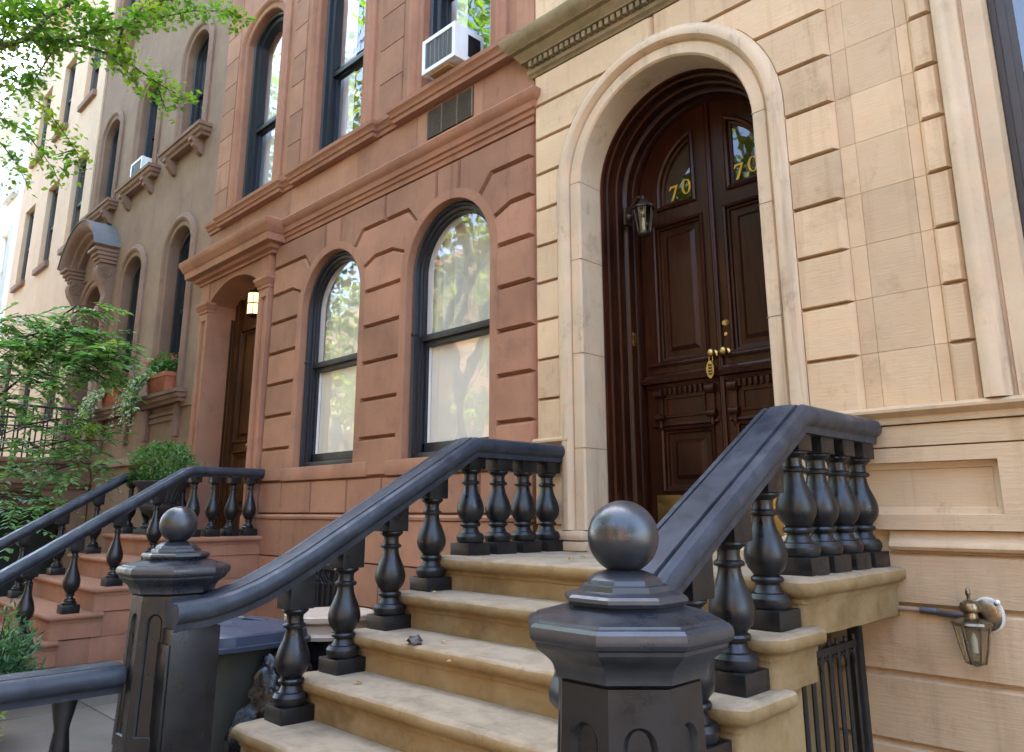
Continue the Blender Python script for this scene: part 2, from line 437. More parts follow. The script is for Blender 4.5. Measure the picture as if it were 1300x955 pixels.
# ------------------------------------------------------------------ outlines
def arch_path(cx, zs, r, zb, n=30):
    p = [(cx-r, zb)]
    for i in range(n+1):
        a = PI - PI*i/n
        p.append((cx+r*math.cos(a), zs+r*math.sin(a)))
    p.append((cx+r, zb)); return p
def seg_path(xl, xr, zb, zs, rise, n=16):
    hw = (xr-xl)/2; cx = (xl+xr)/2
    rad = (hw*hw+rise*rise)/(2*rise); a0 = math.asin(hw/rad)
    p = [(xl, zb)]
    for i in range(n+1):
        a = -a0 + 2*a0*i/n
        p.append((cx+rad*math.sin(a), zs+rise-rad+rad*math.cos(a)))
    p.append((xr, zb)); return p
def rect(x0, x1, z0, z1): return [(x0, z0), (x1, z0), (x1, z1), (x0, z1)]
def grow(p, d=.006): return inset(p, -d)
def hmould(mb, xl, xr, prof, y=0., left=True, right=True, back=.05, tint=.5):
    p = []
    if right: p.append((xr, y+back))
    p += [(xr, y), (xl, y)]
    if left: p.append((xl, y+back))
    mb.sweep(p, prof, XY, caps=True, tint=tint)
def joints_boundary_arch(cx, zs, rr, dd, side, z0, z1, n=7):
    """outline of a voussoir end from z0 to z1 against an arch (side=+1: block lies right of the arch)"""
    def pt(z):
        if z <= zs: return 0., [(cx+side*rr, z)]
        th = math.asin(min(.999, (z-zs)/(rr+dd)))
        return th, [(cx+side*(rr+dd)*math.cos(th), z), (cx+side*rr*math.cos(th), zs+rr*math.sin(th))]
    t0, a = pt(z0); t1, b = pt(z1)
    out = list(a)
    if t1 > 0:
        if t0 == 0 and z0 < zs-1e-3: out.append((cx+side*rr, zs))
        for i in range(1, n):
            t = t0+(t1-t0)*i/n
            if t > 1e-3: out.append((cx+side*rr*math.cos(t), zs+rr*math.sin(t)))
    out += b[::-1]
    return out
def straight(x, z0, z1): return [(x, z0), (x, z1)]

# ================================================================== TAN HOUSE (number 70)
tan = thing('row_house', 'tan limestone row house with an arched double door numbered 70', 'house', (-2.2, 0, 0))
DCX, DZS, DRI, DRO = -2.665, 4.0, .695, .905
XB = -3.822                                # party line between the tan and the red-brown house
WX0, WX1 = -.70, .62
door_hole = arch_path(DCX, DZS, DRI+.03, 1.36)
wm = MB(); wm.plate(rect(XB, 2.4, 0, 14.5), [door_hole, rect(WX0-.006, WX1+.006, 2.14, 6.306)], 0, .35)
wm.quad((XB, 0, 0), (XB, 9, 0), (XB, 9, 14.5), (XB, 0, 14.5)); wm.quad((2.4, 0, 0), (2.4, 9, 0), (2.4, 9, 14.5), (2.4, 0, 14.5))
wm.quad((XB, 9, 0), (2.4, 9, 0), (2.4, 9, 14.5), (XB, 9, 14.5))
random.seed(3)
ZJ = [2.135+.2975*k for k in range(11)]
for k in range(10):
    z0, z1 = ZJ[k], ZJ[k+1]
    if k == 9: z1 = 5.085
    rr = DRO-.02
    def bnd(side):
        if z1 > DZS+rr+.02: return None
        def cut(z):
            return DCX+side*(rr if z <= DZS else math.sqrt(max(1e-4, rr*rr-(z-DZS)**2)))
        return [(cut(z0+(z1-z0)*i/6), z0+(z1-z0)*i/6) for i in range(7)]
    def blk(poly): wm.block(poly, 0, -.044, .026, bot=.003)
    L, Rr = bnd(-1), bnd(1)
    if L:
        blk([(XB+.012, z0)] + L + [(XB+.012, z1)]); blk(Rr[::1][:1] + [(-1.475, z0), (-1.475, z1)] + Rr[::-1][:-1])
    elif z0 < DZS+rr:
        def cut2(z, side): return DCX+side*math.sqrt(max(1e-4, rr*rr-(z-DZS)**2)) if z < DZS+rr else DCX
        za = [z0+(min(z1, DZS+rr)-z0)*i/6 for i in range(7)]
        blk([(XB+.012, z0)] + [(cut2(z, -1)-.002, z) for z in za] + [(DCX-.002, z1), (XB+.012, z1)])
        blk([(cut2(z0, 1)+.002, z0), (-1.475, z0), (-1.475, z1), (DCX+.002, z1)] + [(cut2(z, 1)+.002, z) for z in za[::-1]][:-1])
    else:
        blk(rect(XB+.012, -1.475, z0, z1))
    wm.block(rect(-1.474, -1.387, z0, z1), 0, -.0055, .0015)
    wm.block(rect(-1.387, -1.117, z0, z1), 0, -.0070, .0012)
    wm.block(rect(-1.117, -1.057, z0, z1), 0, -.0055, .0015)
    wm.block(rect(-1.056, -.925, z0, z1), 0, -.044, .026, bot=.003)
z = 5.5
while z < 14:
    for x0, x1 in ((XB+.01, -2.7), (-2.69, -1.5), (-1.49, -.95)):
        wm.block(rect(x0, x1, z, z+.4), 0, -.01, .004)
    z += .41
# the dado below the sill: joints, sunk panels, plinth blocks
for x0, x1, z0, z1 in ((-1.74, -.30, 1.935, 2.045), (-3.815, -3.60, 1.935, 2.045)):
    wm.block(rect(x0, x1, z0, z1), 0, -.040, .004)
for x0, x1 in ((-1.74, -.255),):
    wm.plate(rect(x0, x1, 1.535, 1.930), [rect(-1.60, -.905, 1.605, 1.862)], -.050, .0)
    wm.sweep(rect(-1.60, -.905, 1.605, 1.862)[::-1], [(0, -.050), (-.002, -.050), (-.006, -.022), (-.034, -.008), (-.036, -.003), (-.04, .001)], XZ, closed=True)
wm.plate(rect(-.25, 2.38, 1.535, 1.930), [], -.050, 0)
wm.block(rect(-3.815, -3.565, 1.535, 1.930), 0, -.040, .003)
hmould(wm, -1.42, 2.38, [(0, 1.53), (.02, 1.53), (.028, 1.50), (.05, 1.475), (.055, 1.455), (.045, 1.44), (.02, 1.436), (0, 1.432)], left=False, right=False, tint=.35)
hmould(wm, -3.815, -3.56, [(0, 1.53), (.02, 1.53), (.028, 1.50), (.05, 1.475), (.055, 1.455), (.045, 1.44), (.02, 1.436), (0, 1.432)], left=False, right=False, tint=.35)
zz = [1.428, 1.175, .86, .55, .24, 0.]
for i in range(5):
    xs = [-3.8, -2.2, -.62, .7, 2.38]
    for a, b in zip(xs[:-1], xs[1:]):
        wm.block(rect(a+.002, b-.002, zz[i+1]+.002, zz[i]-.002), 0, -.03, .018)
wall = obj('wall', wm, M['tan'], tan)
# arched stone door surround
sp = MB()
sp.sweep(arch_path(DCX, DZS, DRI, 1.50), [(0, .22), (0, -.020), (.012, -.034), (.085, -.034), (.092, -.018), (.100, -.018), (.106, -.045), (.125, -.072), (.155, -.078), (.182, -.066), (.197, -.050), (.210, -.046), (.212, 0)], XZ)
for side in (-1, 1):                       # plinth blocks with a torus
    xa, xb = (DCX-DRO-.012, DCX-DRI+.006) if side < 0 else (DCX+DRI-.006, DCX+DRO+.012)
    sp.box(xa, xb, -.075, .22, 1.362, 1.425, .012)
    sp.box(xa+.002, xb-.002, -.085, .22, 1.428, 1.497, .03)
sur = obj('door_surround', sp, M['tan_trim'], tan)
MORT = paint('lime_mortar', (.2, .15, .1), rough=.95)   # open mortar joints in the surround
for side in (-1, 1):
    for z in (2.05, 2.72, 3.42, 4.02):
        jn.box(xa, DCX+side*(DRI+.09) if side < 0 else xb, -.0365, .22, z, z+.006) if False else None
        a = DCX+side*(DRI-.0015); b = DCX+side*(DRI+.088)
        jn = MB(); jn.box(a, b, -.0352, .215, z, z+.005); obj('mortar_joint', jn, MORT, sur)

# sill moulding across the front at the foot of the blocks
sm = MB()
PR = [(0, 2.142), (.058, 2.138), (.078, 2.122), (.078, 2.108), (.046, 2.080), (.044, 2.068), (.056, 2.062), (.054, 2.048), (0, 2.046)]
hmould(sm, XB+.004, DCX-DRO+.01, PR, left=False, right=True)
obj('sill_moulding', sm, M['tan_dado'], tan)
sm = MB(); hmould(sm, DCX+DRO-.005, 2.38, PR, left=False, right=False)
obj('sill_moulding', sm, M['tan_dado'], tan)
# dentil cornice
cm = MB()
hmould(cm, XB+.012, 2.39, [(0, 5.085), (.032, 5.085), (.038, 5.105), (.055, 5.118), (.058, 5.15), (.046, 5.158), (.046, 5.212), (.098, 5.216), (.104, 5.24), (.128, 5.262), (.136, 5.285), (.165, 5.30), (.172, 5.318), (.205, 5.345), (.225, 5.395), (.222, 5.425), (.20, 5.44), (0, 5.47)])
x = XB+.0
while x < 2.3:
    cm.box(x, x+.032, -.089, -.04, 5.161, 5.209, tint=random.random()); x += .056
obj('cornice', cm, M['tan_cornice'], tan)
# front window at the right edge
wp = MB()
wp.sweep([(WX0, 2.14), (WX0, 6.3), (WX1, 6.3), (WX1, 2.14)], [(0, .14), (0, -.045), (.085, -.045), (.092, -.026), (.104, -.026), (.110, -.055), (.15, -.085), (.185, -.088), (.215, -.07), (.225, -.05), (.225, 0)], XZ)
tw = obj('window', wp, M['tan_trim'], tan)
fp = MB()
def window_frame(fp, x0, x1, z0, z1, y, wd=.07, arch=None):
    pth = arch if arch else [(x0, z0), (x0, z1), (x1, z1), (x1, z0)]
    fp.sweep(pth, [(-.004, y+.12), (-.004, y), (-wd*.45, y), (-wd*.5, y+.022), (-wd, y+.03), (-wd, y+.12)], XZ)
window_frame(fp, WX0, WX1, 2.15, 6.3, .09, .07)
fp.sweep([(WX0+.068, 2.15), (WX0+.068, 6.24), (WX1-.068, 6.24), (WX1-.068, 2.15)], [(0, .20), (0, .13), (-.03, .135), (-.03, .18)], XZ)
obj('frame', fp, M['frame_brown'], tw)
obj('pane', MB().quad((WX0+.09, .155, 2.2), (WX1-.09, .155, 2.2), (WX1-.09, .155, 6.22), (WX0+.09, .155, 6.22)), M['glass'], tw)
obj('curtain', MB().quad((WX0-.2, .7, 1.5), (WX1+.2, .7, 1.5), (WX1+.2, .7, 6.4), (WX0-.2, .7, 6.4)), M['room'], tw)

# ------------------------------------------------------------------ the double door
YD = .56; DC = -2.61
df = MB()                                   # stepped mahogany door case
df.sweep(arch_path(DCX+.012, DZS, DRI-.012, 1.37), [(.012, .205), (-.006, .205), (-.010, .245), (-.026, .25), (-.030, .30), (-.022, .315), (-.030, .335), (-.045, .34), (-.048, .40), (-.040, .415), (-.052, .43), (-.066, .435), (-.068, .50), (-.060, .51), (-.078, .53), (-.082, YD+.02), (-.075, YD+.1)], XZ)
# narrow sunk panels on the left reveal of the case
for z0, z1 in ((1.47, 1.98), (2.03, 2.36), (2.42, 3.80)):
    df.box(DCX-.645, DCX-.636, .352, .392, z0, z1, .004, tint=.2)
door = obj('door_case', df, M['mahogany'], tan)
obj('bell_plate', MB().box(-3.2715, -3.262, .445, .488, 2.83, 2.93, .002), M['brass'], door)
th_ = MB(); th_.box(DCX-.68, DCX+.68, .12, YD+.1, 1.362, 1.43, .015)
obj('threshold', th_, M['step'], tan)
LW = .628
def ring(mb, poly, prof): mb.sweep(poly, prof, XZ, closed=True)
def cw(poly):
    A = sum(poly[i][0]*poly[(i+1) % len(poly)][1] - poly[(i+1) % len(poly)][0]*poly[i][1] for i in range(len(poly)))
    return poly[::-1] if A > 0 else poly
def leaf(sx, label):
    m = MB()
    X = lambda q: DC + sx*q                  # q runs from the meeting stile outwards
    def poly(l): return [(X(a), b) for a, b in l]
    na = 18
    Ro = LW
    outer = [(.006, 1.435), (LW, 1.435)] + [(Ro*math.cos(PI/2*i/na), DZS+Ro*math.sin(PI/2*i/na)) for i in range(na)] + [(.006, DZS+Ro)]
    Rg = .435
    g0, gz0 = .155, 3.895
    a0 = math.acos(g0/Rg)
    glass = [(g0, gz0), (Rg, gz0)] + [(Rg*math.cos(a0*i/12), DZS+Rg*math.sin(a0*i/12)) for i in range(13)]
    tall = [(.105, 2.70), (.49, 2.70), (.49, 3.735), (.105, 3.735)]
    low = [(.105, 1.775), (.49, 1.775), (.49, 2.19), (.105, 2.19)]
    m.plate(poly(outer), [poly(glass), poly(tall), poly(low)], YD, YD+.05)
    m.sweep([(X(.006), 1.435), (X(.006), DZS+Ro-.02)], [(-.012, YD), (-.012, YD-.018), (0, YD-.026), (.012, YD-.018), (.012, YD)], XZ)
    for h in (tall, low):
        ring(m, cw(poly(h)), [(.022, YD), (.022, YD-.012), (.012, YD-.022), (0, YD-.014), (-.006, YD+.008), (-.018, YD+.012), (-.022, YD+.028), (-.034, YD+.032)])
        ins = inset(cw(poly(h)), .034)
        m.block(ins, YD+.032, YD+.032, .001, .5)
        i2 = inset(ins, .035)
        m.block(i2, YD+.032, YD+.012, .028, .5)
    ring(m, cw(poly(glass)), [(.030, YD), (.030, YD-.014), (.015, YD-.024), (0, YD-.016), (-.004, YD+.014), (-.022, YD+.018), (-.024, YD+.04)])
    # carved shelf with dentils and two scroll brackets
    xa, xb = sorted((X(.035), X(.60)))
    hmould(m, xa, xb, [(0, 2.50), (.012, 2.50), (.02, 2.525), (.045, 2.535), (.052, 2.56), (.03, 2.575), (.02, 2.60), (0, 2.61)], y=YD)
    hmould(m, xa+.02, xb-.02, [(0, 2.655), (.012, 2.655), (.022, 2.67), (.018, 2.685), (0, 2.69)], y=YD)
    q = .115
    while q < .50:
        a, b = sorted((X(q), X(q+.022))); m.box(a, b, YD-.022, YD+.01, 2.445, 2.497, .006); q += .042
    ring(m, cw(poly([(.15, 2.29), (.46, 2.29), (.46, 2.42), (.15, 2.42)])), [(.012, YD), (.008, YD-.010), (-.004, YD-.010), (-.008, YD)])
    for q in (.085, .505):
        a, b = sorted((X(q-.03), X(q+.03)))
        m.box(a+.008, b-.008, YD-.02, YD+.01, 2.275, 2.46, .008)
        for zc, r in ((2.455, .033), (2.285, .026)):
            n = 14; vs = []; 
            for xx in (a-.004, b+.004):
                for k in range(n): vs.append((xx, YD-.022+r*math.cos(2*PI*k/n), zc+r*math.sin(2*PI*k/n)))
            fs = [(k, (k+1) % n, n+(k+1) % n, n+k) for k in range(n)] + [list(range(n)), list(range(n, 2*n))]
            m.add(vs, fs)
        m.lathe([(.004, -.09), (.016, -.075), (.022, -.055), (.014, -.03), (.02, -.015), (.01, 0)], X(q), YD-.016, 2.275, seg=10)
    xa, xb = sorted((X(.06), X(.57)))
    hmould(m, xa, xb, [(0, 2.215), (.01, 2.215), (.02, 2.225), (.016, 2.24), (0, 2.245)], y=YD)
    o = obj('door_leaf', m, M['mahogany'], tan)
    pg = MB(); loops = [[Vector((p[0], p[1], 0)) for p in poly(glass)]]
    pg.add([(p[0], YD+.03, p[1]) for p in poly(glass)], [tuple(t) for t in geometry.tessellate_polygon(loops)])
    obj('pane', pg, M['glass_dark'], o)
    a, b = sorted((X(.045), X(.575)))
    obj('kick_plate', MB().box(a, b, YD-.006, YD+.002, 1.465, 1.735, .002), M['kick'], o)
    # gilt house number on the glass
    dm = MB(); cxg = X(.268) if sx < 0 else X(.275)
    yy = YD+.026; h = .118; z0 = 3.952
    def digit0(x0):
        n = 28; o_ = [(x0+.045+.040*math.cos(2*PI*k/n), z0+h*.5+h*.5*math.sin(2*PI*k/n)) for k in range(n)]
        i_ = [(x0+.045+.021*math.cos(2*PI*k/n), z0+h*.5+h*.43*math.sin(2*PI*k/n)) for k in range(n)]
        dm.plate(o_, [i_], yy-.004, yy)
    def digit7(x0):
        p = [(.010, 1.), (.0, .72), (.009, .72), (.022, .86), (.056, .87), (.014, .0), (.036, .0), (.052, .34), (.076, .94), (.076, 1.0)]
        p = [(x0+a, z0-.02+b*h) for a, b in p]
        dm.plate(p, [], yy-.004, yy)
    digit7(cxg-.10); digit0(cxg+.005)
    obj('house_number', dm, M['gold'], o)
    kx = X(.048); k = MB()
    def yl(prof, zc):                        # a lathe about the y axis
        nonlocal k
        n = 18; vs = []; fs = []
        for r, t in prof:
            for i in range(n): vs.append((kx+r*math.cos(2*PI*i/n), YD-t, zc+r*math.sin(2*PI*i/n)))
        for j in range(len(prof)-1):
            for i in range(n): fs.append((j*n+i, j*n+(i+1) % n, (j+1)*n+(i+1) % n, (j+1)*n+i))
        fs.append([(len(prof)-1)*n+i for i in range(n)])
        k.add(vs, fs)
    yl([(.026, 0), (.026, .006), (.012, .012), (.010, .03), (.022, .040), (.030, .052), (.030, .062), (.022, .074), (.008, .080)], 2.695)
    obj('knob', k, M['brass'], o)
    if sx > 0:
        k = MB(); yl([(.026, 0), (.026, .008), (.020, .014), (.018, .016), (.004, .017)], 2.90); obj('deadbolt', k, M['brass'], o)
        k = MB(); yl([(.012, 0), (.012, .008), (.004, .010)], 2.82); obj('keyhole', k, M['brass'], o)
    return o
leaf(-1, ''); leaf(1, '')
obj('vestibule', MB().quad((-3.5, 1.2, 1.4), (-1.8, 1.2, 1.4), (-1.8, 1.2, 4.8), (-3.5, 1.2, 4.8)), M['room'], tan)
# key safe hanging from the left knob
ks = thing('key_lock_box', 'small brass key lock box hanging from the left knob of the arched door', 'lock box', (DC-.048, YD-.06, 2.56))
m = MB(); kx = DC-.048
m.plate([(kx+.030*math.cos(a)*(1 if abs(math.sin(a)) < .8 else .9), 2.575+.062*math.sin(a)) for a in [2*PI*i/20 for i in range(20)]], [], YD-.078, YD-.045, back=True)
obj('case', m, M['brass'], ks)
m = MB(); m.tube([(kx-.014, YD-.06, 2.63), (kx-.014, YD-.06, 2.665), (kx, YD-.06, 2.682), (kx+.014, YD-.06, 2.665), (kx+.014, YD-.06, 2.63)], .004)
obj('shackle', m, M['brass'], ks)
m = MB()
for i in range(4): m.box(kx-.014, kx+.014, YD-.081, YD-.077, 2.536+i*.021, 2.549+i*.021, .003)
obj('dial', m, M['gate_iron'], ks)

# dark carriage lantern beside the door
def lathe_lantern(t, cx, cy, cz, mat, glass, s=1., six=8):
    m = MB(); m.lathe([(.012*s, .305*s), (.006*s, .30*s), (.012*s, .285*s), (.010*s, .27*s), (.028*s, .262*s), (.040*s, .24*s), (.085*s, .205*s), (.088*s, .195*s), (.066*s, .19*s)], cx, cy, cz, seg=six)
    obj('lid', m, mat, t)
    m = MB()
    for k in range(six):
        a = 2*PI*k/six
        m.tube([(cx+.068*s*math.cos(a), cy+.068*s*math.sin(a), cz+.192*s), (cx+.044*s*math.cos(a), cy+.044*s*math.sin(a), cz+.012*s)], .0055*s, seg=5)
    m.lathe([(.02*s, -.025*s), (.046*s, -.01*s), (.050*s, .0), (.046*s, .012*s), (.02*s, .014*s)], cx, cy, cz, seg=six)
    obj('cage', m, mat, t)
    m = MB(); m.lathe([(.044*s, .014*s), (.066*s, .19*s)], cx, cy, cz, seg=six, caps=False); obj('glass', m, glass, t)
    m = MB(); m.lathe([(.004, .02*s), (.014*s, .03*s), (.016*s, .08*s), (.009*s, .12*s), (.001, .125*s)], cx, cy, cz, seg=10); obj('bulb', m, M['white_plastic'], t)
ln = thing('door_lantern', 'dark bronze lantern on the door case of the arched door', 'lantern', (-3.06, .30, 3.65))
lathe_lantern(ln, -3.045, .33, 3.625, M['bronze'], M['lamp_glass'], 1.0)
m = MB(); m.tube([(-3.225, .40, 3.83), (-3.20, .37, 3.86), (-3.15, .35, 3.90), (-3.09, .335, 3.93), (-3.045, .33, 3.90)], .012); m.ball((-3.232, .405, 3.83), .035, seg=14); m.box(-3.26, -3.235, .36, .45, 3.76, 3.90, .008)
obj('bracket', m, M['bronze'], ln)

# brass coach lamp low on the wall at the right, with its conduit
wl = thing('wall_lantern', 'antique brass coach lamp low on the tan wall, fed by a pipe', 'lantern', (-1.06, -.02, 1.17))
yl0, zl0 = -.135, .975
m = MB(); m.lathe([(.030, 0), (.036, -.002), (.050, .05), (.062, .12), (.070, .155)], -1.075, yl0, zl0, seg=6, phase=R(12), caps=False); obj('glass', m, M['lamp_glass'], wl)
m = MB()
for k in range(6):
    a = R(12)+2*PI*k/6
    m.tube([(-1.075+r*math.cos(a), yl0+r*math.sin(a), zl0+z) for r, z in ((.036, -.006), (.052, .05), (.064, .12), (.071, .156))], .005, seg=5)
m.lathe([(.005, -.02), (.036, -.008), (.038, .0), (.01, .002)], -1.075, yl0, zl0, seg=6, phase=R(12))
obj('cage', m, M['pewter'], wl)
m = MB(); m.lathe([(.076, .152), (.082, .158), (.078, .168), (.050, .180), (.030, .186), (.028, .206), (.040, .212), (.044, .228), (.036, .248), (.018, .258), (.007, .262), (.007, .276), (.012, .288), (.008, .306), (.001, .316)], -1.075, yl0, zl0, seg=18); obj('lid', m, M['pewter'], wl)
m = MB(); m.tube([(-1.07, yl0, zl0+.225), (-1.055, yl0+.03, zl0+.232), (-1.045, yl0+.06, zl0+.215), (-1.04, yl0+.085, zl0+.20)], [.022, .024, .026, .03], seg=12); obj('arm', m, M['pewter'], wl)
def disc_y(m, cx, cz, prof, n=28):
    vs = []; fs = []
    for r, y in prof:
        for i in range(n): vs.append((cx+r*math.cos(2*PI*i/n), y, cz+r*1.15*math.sin(2*PI*i/n)))
    for j in range(len(prof)-1):
        for i in range(n): fs.append((j*n+i, j*n+(i+1) % n, (j+1)*n+(i+1) % n, (j+1)*n+i))
    fs.append([(len(prof)-1)*n+i for i in range(n)]); m.add(vs, fs)
m = MB(); disc_y(m, -1.035, 1.165, [(.060, -.03), (.060, -.042), (.052, -.05), (.04, -.052), (.02, -.055)]); obj('back_plate', m, M['pewter'], wl)
m = MB(); disc_y(m, -1.03, 1.168, [(.066, -.028), (.066, -.034), (.06, -.035)]); m.ball((-.985, -.045, 1.225), .012, seg=10); obj('gasket', m, M['white_plastic'], wl)
m = MB(); m.lathe([(.004, .03), (.014, .04), (.016, .09), (.008, .12), (.001, .125)], -1.075, yl0, zl0, seg=10); obj('bulb', m, M['white_plastic'], wl)
cd = thing('conduit', 'thin painted conduit pipe running along a joint to the brass coach lamp', 'pipe', (-1.4, -.03, 1.165))
m = MB(); m.tube([(-1.75, -.045, 1.172), (-1.30, -.045, 1.166)], .011); obj('pipe', m, M['conduit'], cd)
m = MB(); m.tube([(-1.31, -.045, 1.166), (-1.24, -.046, 1.165), (-1.235, -.046, 1.163), (-1.225, -.05, 1.160), (-1.10, -.07, 1.156)], [.017, .017, .012, .016, .016], seg=10); obj('coupling', m, M['zinc'], cd)
# ================================================================== RED-BROWN HOUSE
XC = -10.03
bro = thing('row_house', 'red brownstone house with two tall arched parlor windows and a lit doorway', 'house', (-6.9, 0, 0))
AR, AZS, AZB = .562, 3.765, 2.07
CB, CS = -4.872, -6.752
HD = seg_path(-9.71, -8.30, 1.36, 4.31, .22)
UPW = [(-9.31, -8.32), (-7.36, -6.38), (-5.335, -4.36)]
UZB, UZS, URI = 5.60, 8.02, .26
holes = [arch_path(CB, AZS, AR, AZB), arch_path(CS, AZS, AR, AZB), HD] + [seg_path(a, b, UZB, UZS, URI) for a, b in UPW]
holes += [seg_path(a, b, 9.4, 11.4, .3) for a, b in UPW]
holes = [grow(h) for h in holes]
wb = MB(); wb.plate(rect(XC, XB-.004, 0, 14), holes, 0, .16)
for x in (XC, XB-.004): wb.quad((x, 0, 0), (x, 9, 0), (x, 9, 14), (x, 0, 14))
wb.quad((XC, 9, 0), (XB, 9, 0), (XB, 9, 14), (XC, 9, 14))
random.seed(11)
MG = .062
BJ = [1.935, 2.29, 2.655, 3.015, 3.375, 3.735, 4.075, 4.405]
for k in range(7):
    z0, z1 = BJ[k], BJ[k+1]
    rr, dd = AR+MG, .30
    segs = [(straight(-8.02, z0, z1), CS, -1), (CS, CB, 0), (CB, straight(XB-.012, z0, z1), 1)]
    for L, Q, ty in segs:
        # below the window sill the blocks stop at the sill stone
        if ty == -1: lb = L; rb = joints_boundary_arch(CS, AZS, rr, dd-MG, -1, z0, z1)
        elif ty == 0:
            lb = joints_boundary_arch(CS, AZS, rr, dd-MG, 1, z0, z1); rb = joints_boundary_arch(CB, AZS, rr, dd-MG, -1, z0, z1)
        else: lb = joints_boundary_arch(CB, AZS, rr, dd-MG, 1, z0, z1); rb = Q
        wb.block(rb + lb[::-1], 0, -.050, .028, bot=.018)
# crown voussoirs and the top course
zt = 4.69
th1 = math.asin((4.405-AZS)/(AR+.30)); tk = R(76)
def arcp(c, r, a, b, n=6): return [(c+r*math.cos(a+(b-a)*i/n), AZS+r*math.sin(a+(b-a)*i/n)) for i in range(n+1)]
r0 = AR+MG
px_prev = -8.02
for c in (CS, CB):
    left_turn = (c-(AR+.30)*math.cos(th1), 4.405); right_turn = (c+(AR+.30)*math.cos(th1), 4.405)
    kx = .16
    # left flank
    far = px_prev
    wb.block([(far, 4.405), left_turn] + arcp(c, r0, PI-th1, PI-tk) + [(c-kx, zt), (far, zt)], 0, -.050, .028, bot=.018)
    wb.block(arcp(c, r0, PI-tk, tk)[::-1][::-1] [::-1] + [(c-kx, zt), (c+kx, zt)], 0, -.050, .028, bot=.018)
    nf = (CS+CB)/2 if c == CS else XB-.012
    wb.block(arcp(c, r0, tk, th1) + [right_turn, (nf, 4.405), (nf, zt), (c+kx, zt)], 0, -.050, .028, bot=.018)
    px_prev = nf
# margins round the arched openings
for c in (CS, CB):
    wb.sweep(arch_path(c, AZS, AR, AZB), [(0, .16), (0, -.044), (.006, -.0505), (MG+.027, -.0505), (MG+.031, -.02), (MG+.031, 0)], XZ)
    wb.box(c-AR-.22, c+AR+.24, -.058, .12, 1.935, 2.072, .012, tint=.6)
# apron blocks under the sills, water table and basement courses
for xs in ((-8.02, -7.53, -6.93, -6.28, -5.72, -5.06, -4.42, -3.834),):
    for a, b in zip(xs[:-1], xs[1:]): wb.block(rect(a, b, 1.60, 1.93), 0, -.040, .016)
hmould(wb, -8.04, XB-.006, [(0, 1.55), (.062, 1.55), (.066, 1.575), (.045, 1.592), (0, 1.60)], left=False, right=False)
zz = [1.55, 1.17, .80, .40, 0]
off = 0
for i in range(4):
    xs = [-8.3+off, -7.47, -6.1+off, -4.9, XB-.01]; off = .4-off
    for a, b in zip(xs[:-1], xs[1:]):
        if i == 0 or i == 1:
            # leave the basement grille opening
            if a < -6.3 and b > -7.1:
                pass
        wb.block(rect(a, b, zz[i+1], zz[i]), 0, -.052, .008)
# smooth face above the string course: big flush ashlar
for xs, z0, z1 in (((XC+.01, -9.1, -7.8, -6.40, -5.385, -4.45, XB-.01), 5.0, 5.36),):
    for a, b in zip(xs[:-1], xs[1:]): wb.block(rect(a+.001, b-.001, z0, z1), 0, -.012, .003)
for a, b in ((XC+.01, -9.62), (-7.99, -7.68), (-6.06, -5.66), (-4.04, XB-.01)):
    z = 5.58; i = 0
    while z < 9.2: wb.block(rect(a, b, z, z+.398), 0, -.010, .004); z += .402
wallb = obj('wall', wb, M['brown'], bro)
# string course and sill course
tm = MB()
hmould(tm, -7.84, XB-.03, [(0, 4.70), (.03, 4.70), (.034, 4.745), (.052, 4.755), (.056, 4.79), (.075, 4.80), (.082, 4.855), (.115, 4.885), (.125, 4.94), (.115, 4.955), (0, 4.985)], left=False, right=True)
SP = [(0, 5.375), (.03, 5.375), (.034, 5.415), (.052, 5.425), (.06, 5.465), (.082, 5.485), (.086, 5.525), (.075, 5.535), (0, 5.56)]
hmould(tm, XC+.02, XB-.02, SP, left=True, right=False)
for a, b in UPW: hmould(tm, a-.27, b+.26, [(u+.055, z+.004) if u > 0 else (u, z) for u, z in SP])
obj('string_course', tm, M['brown_trim'], bro)
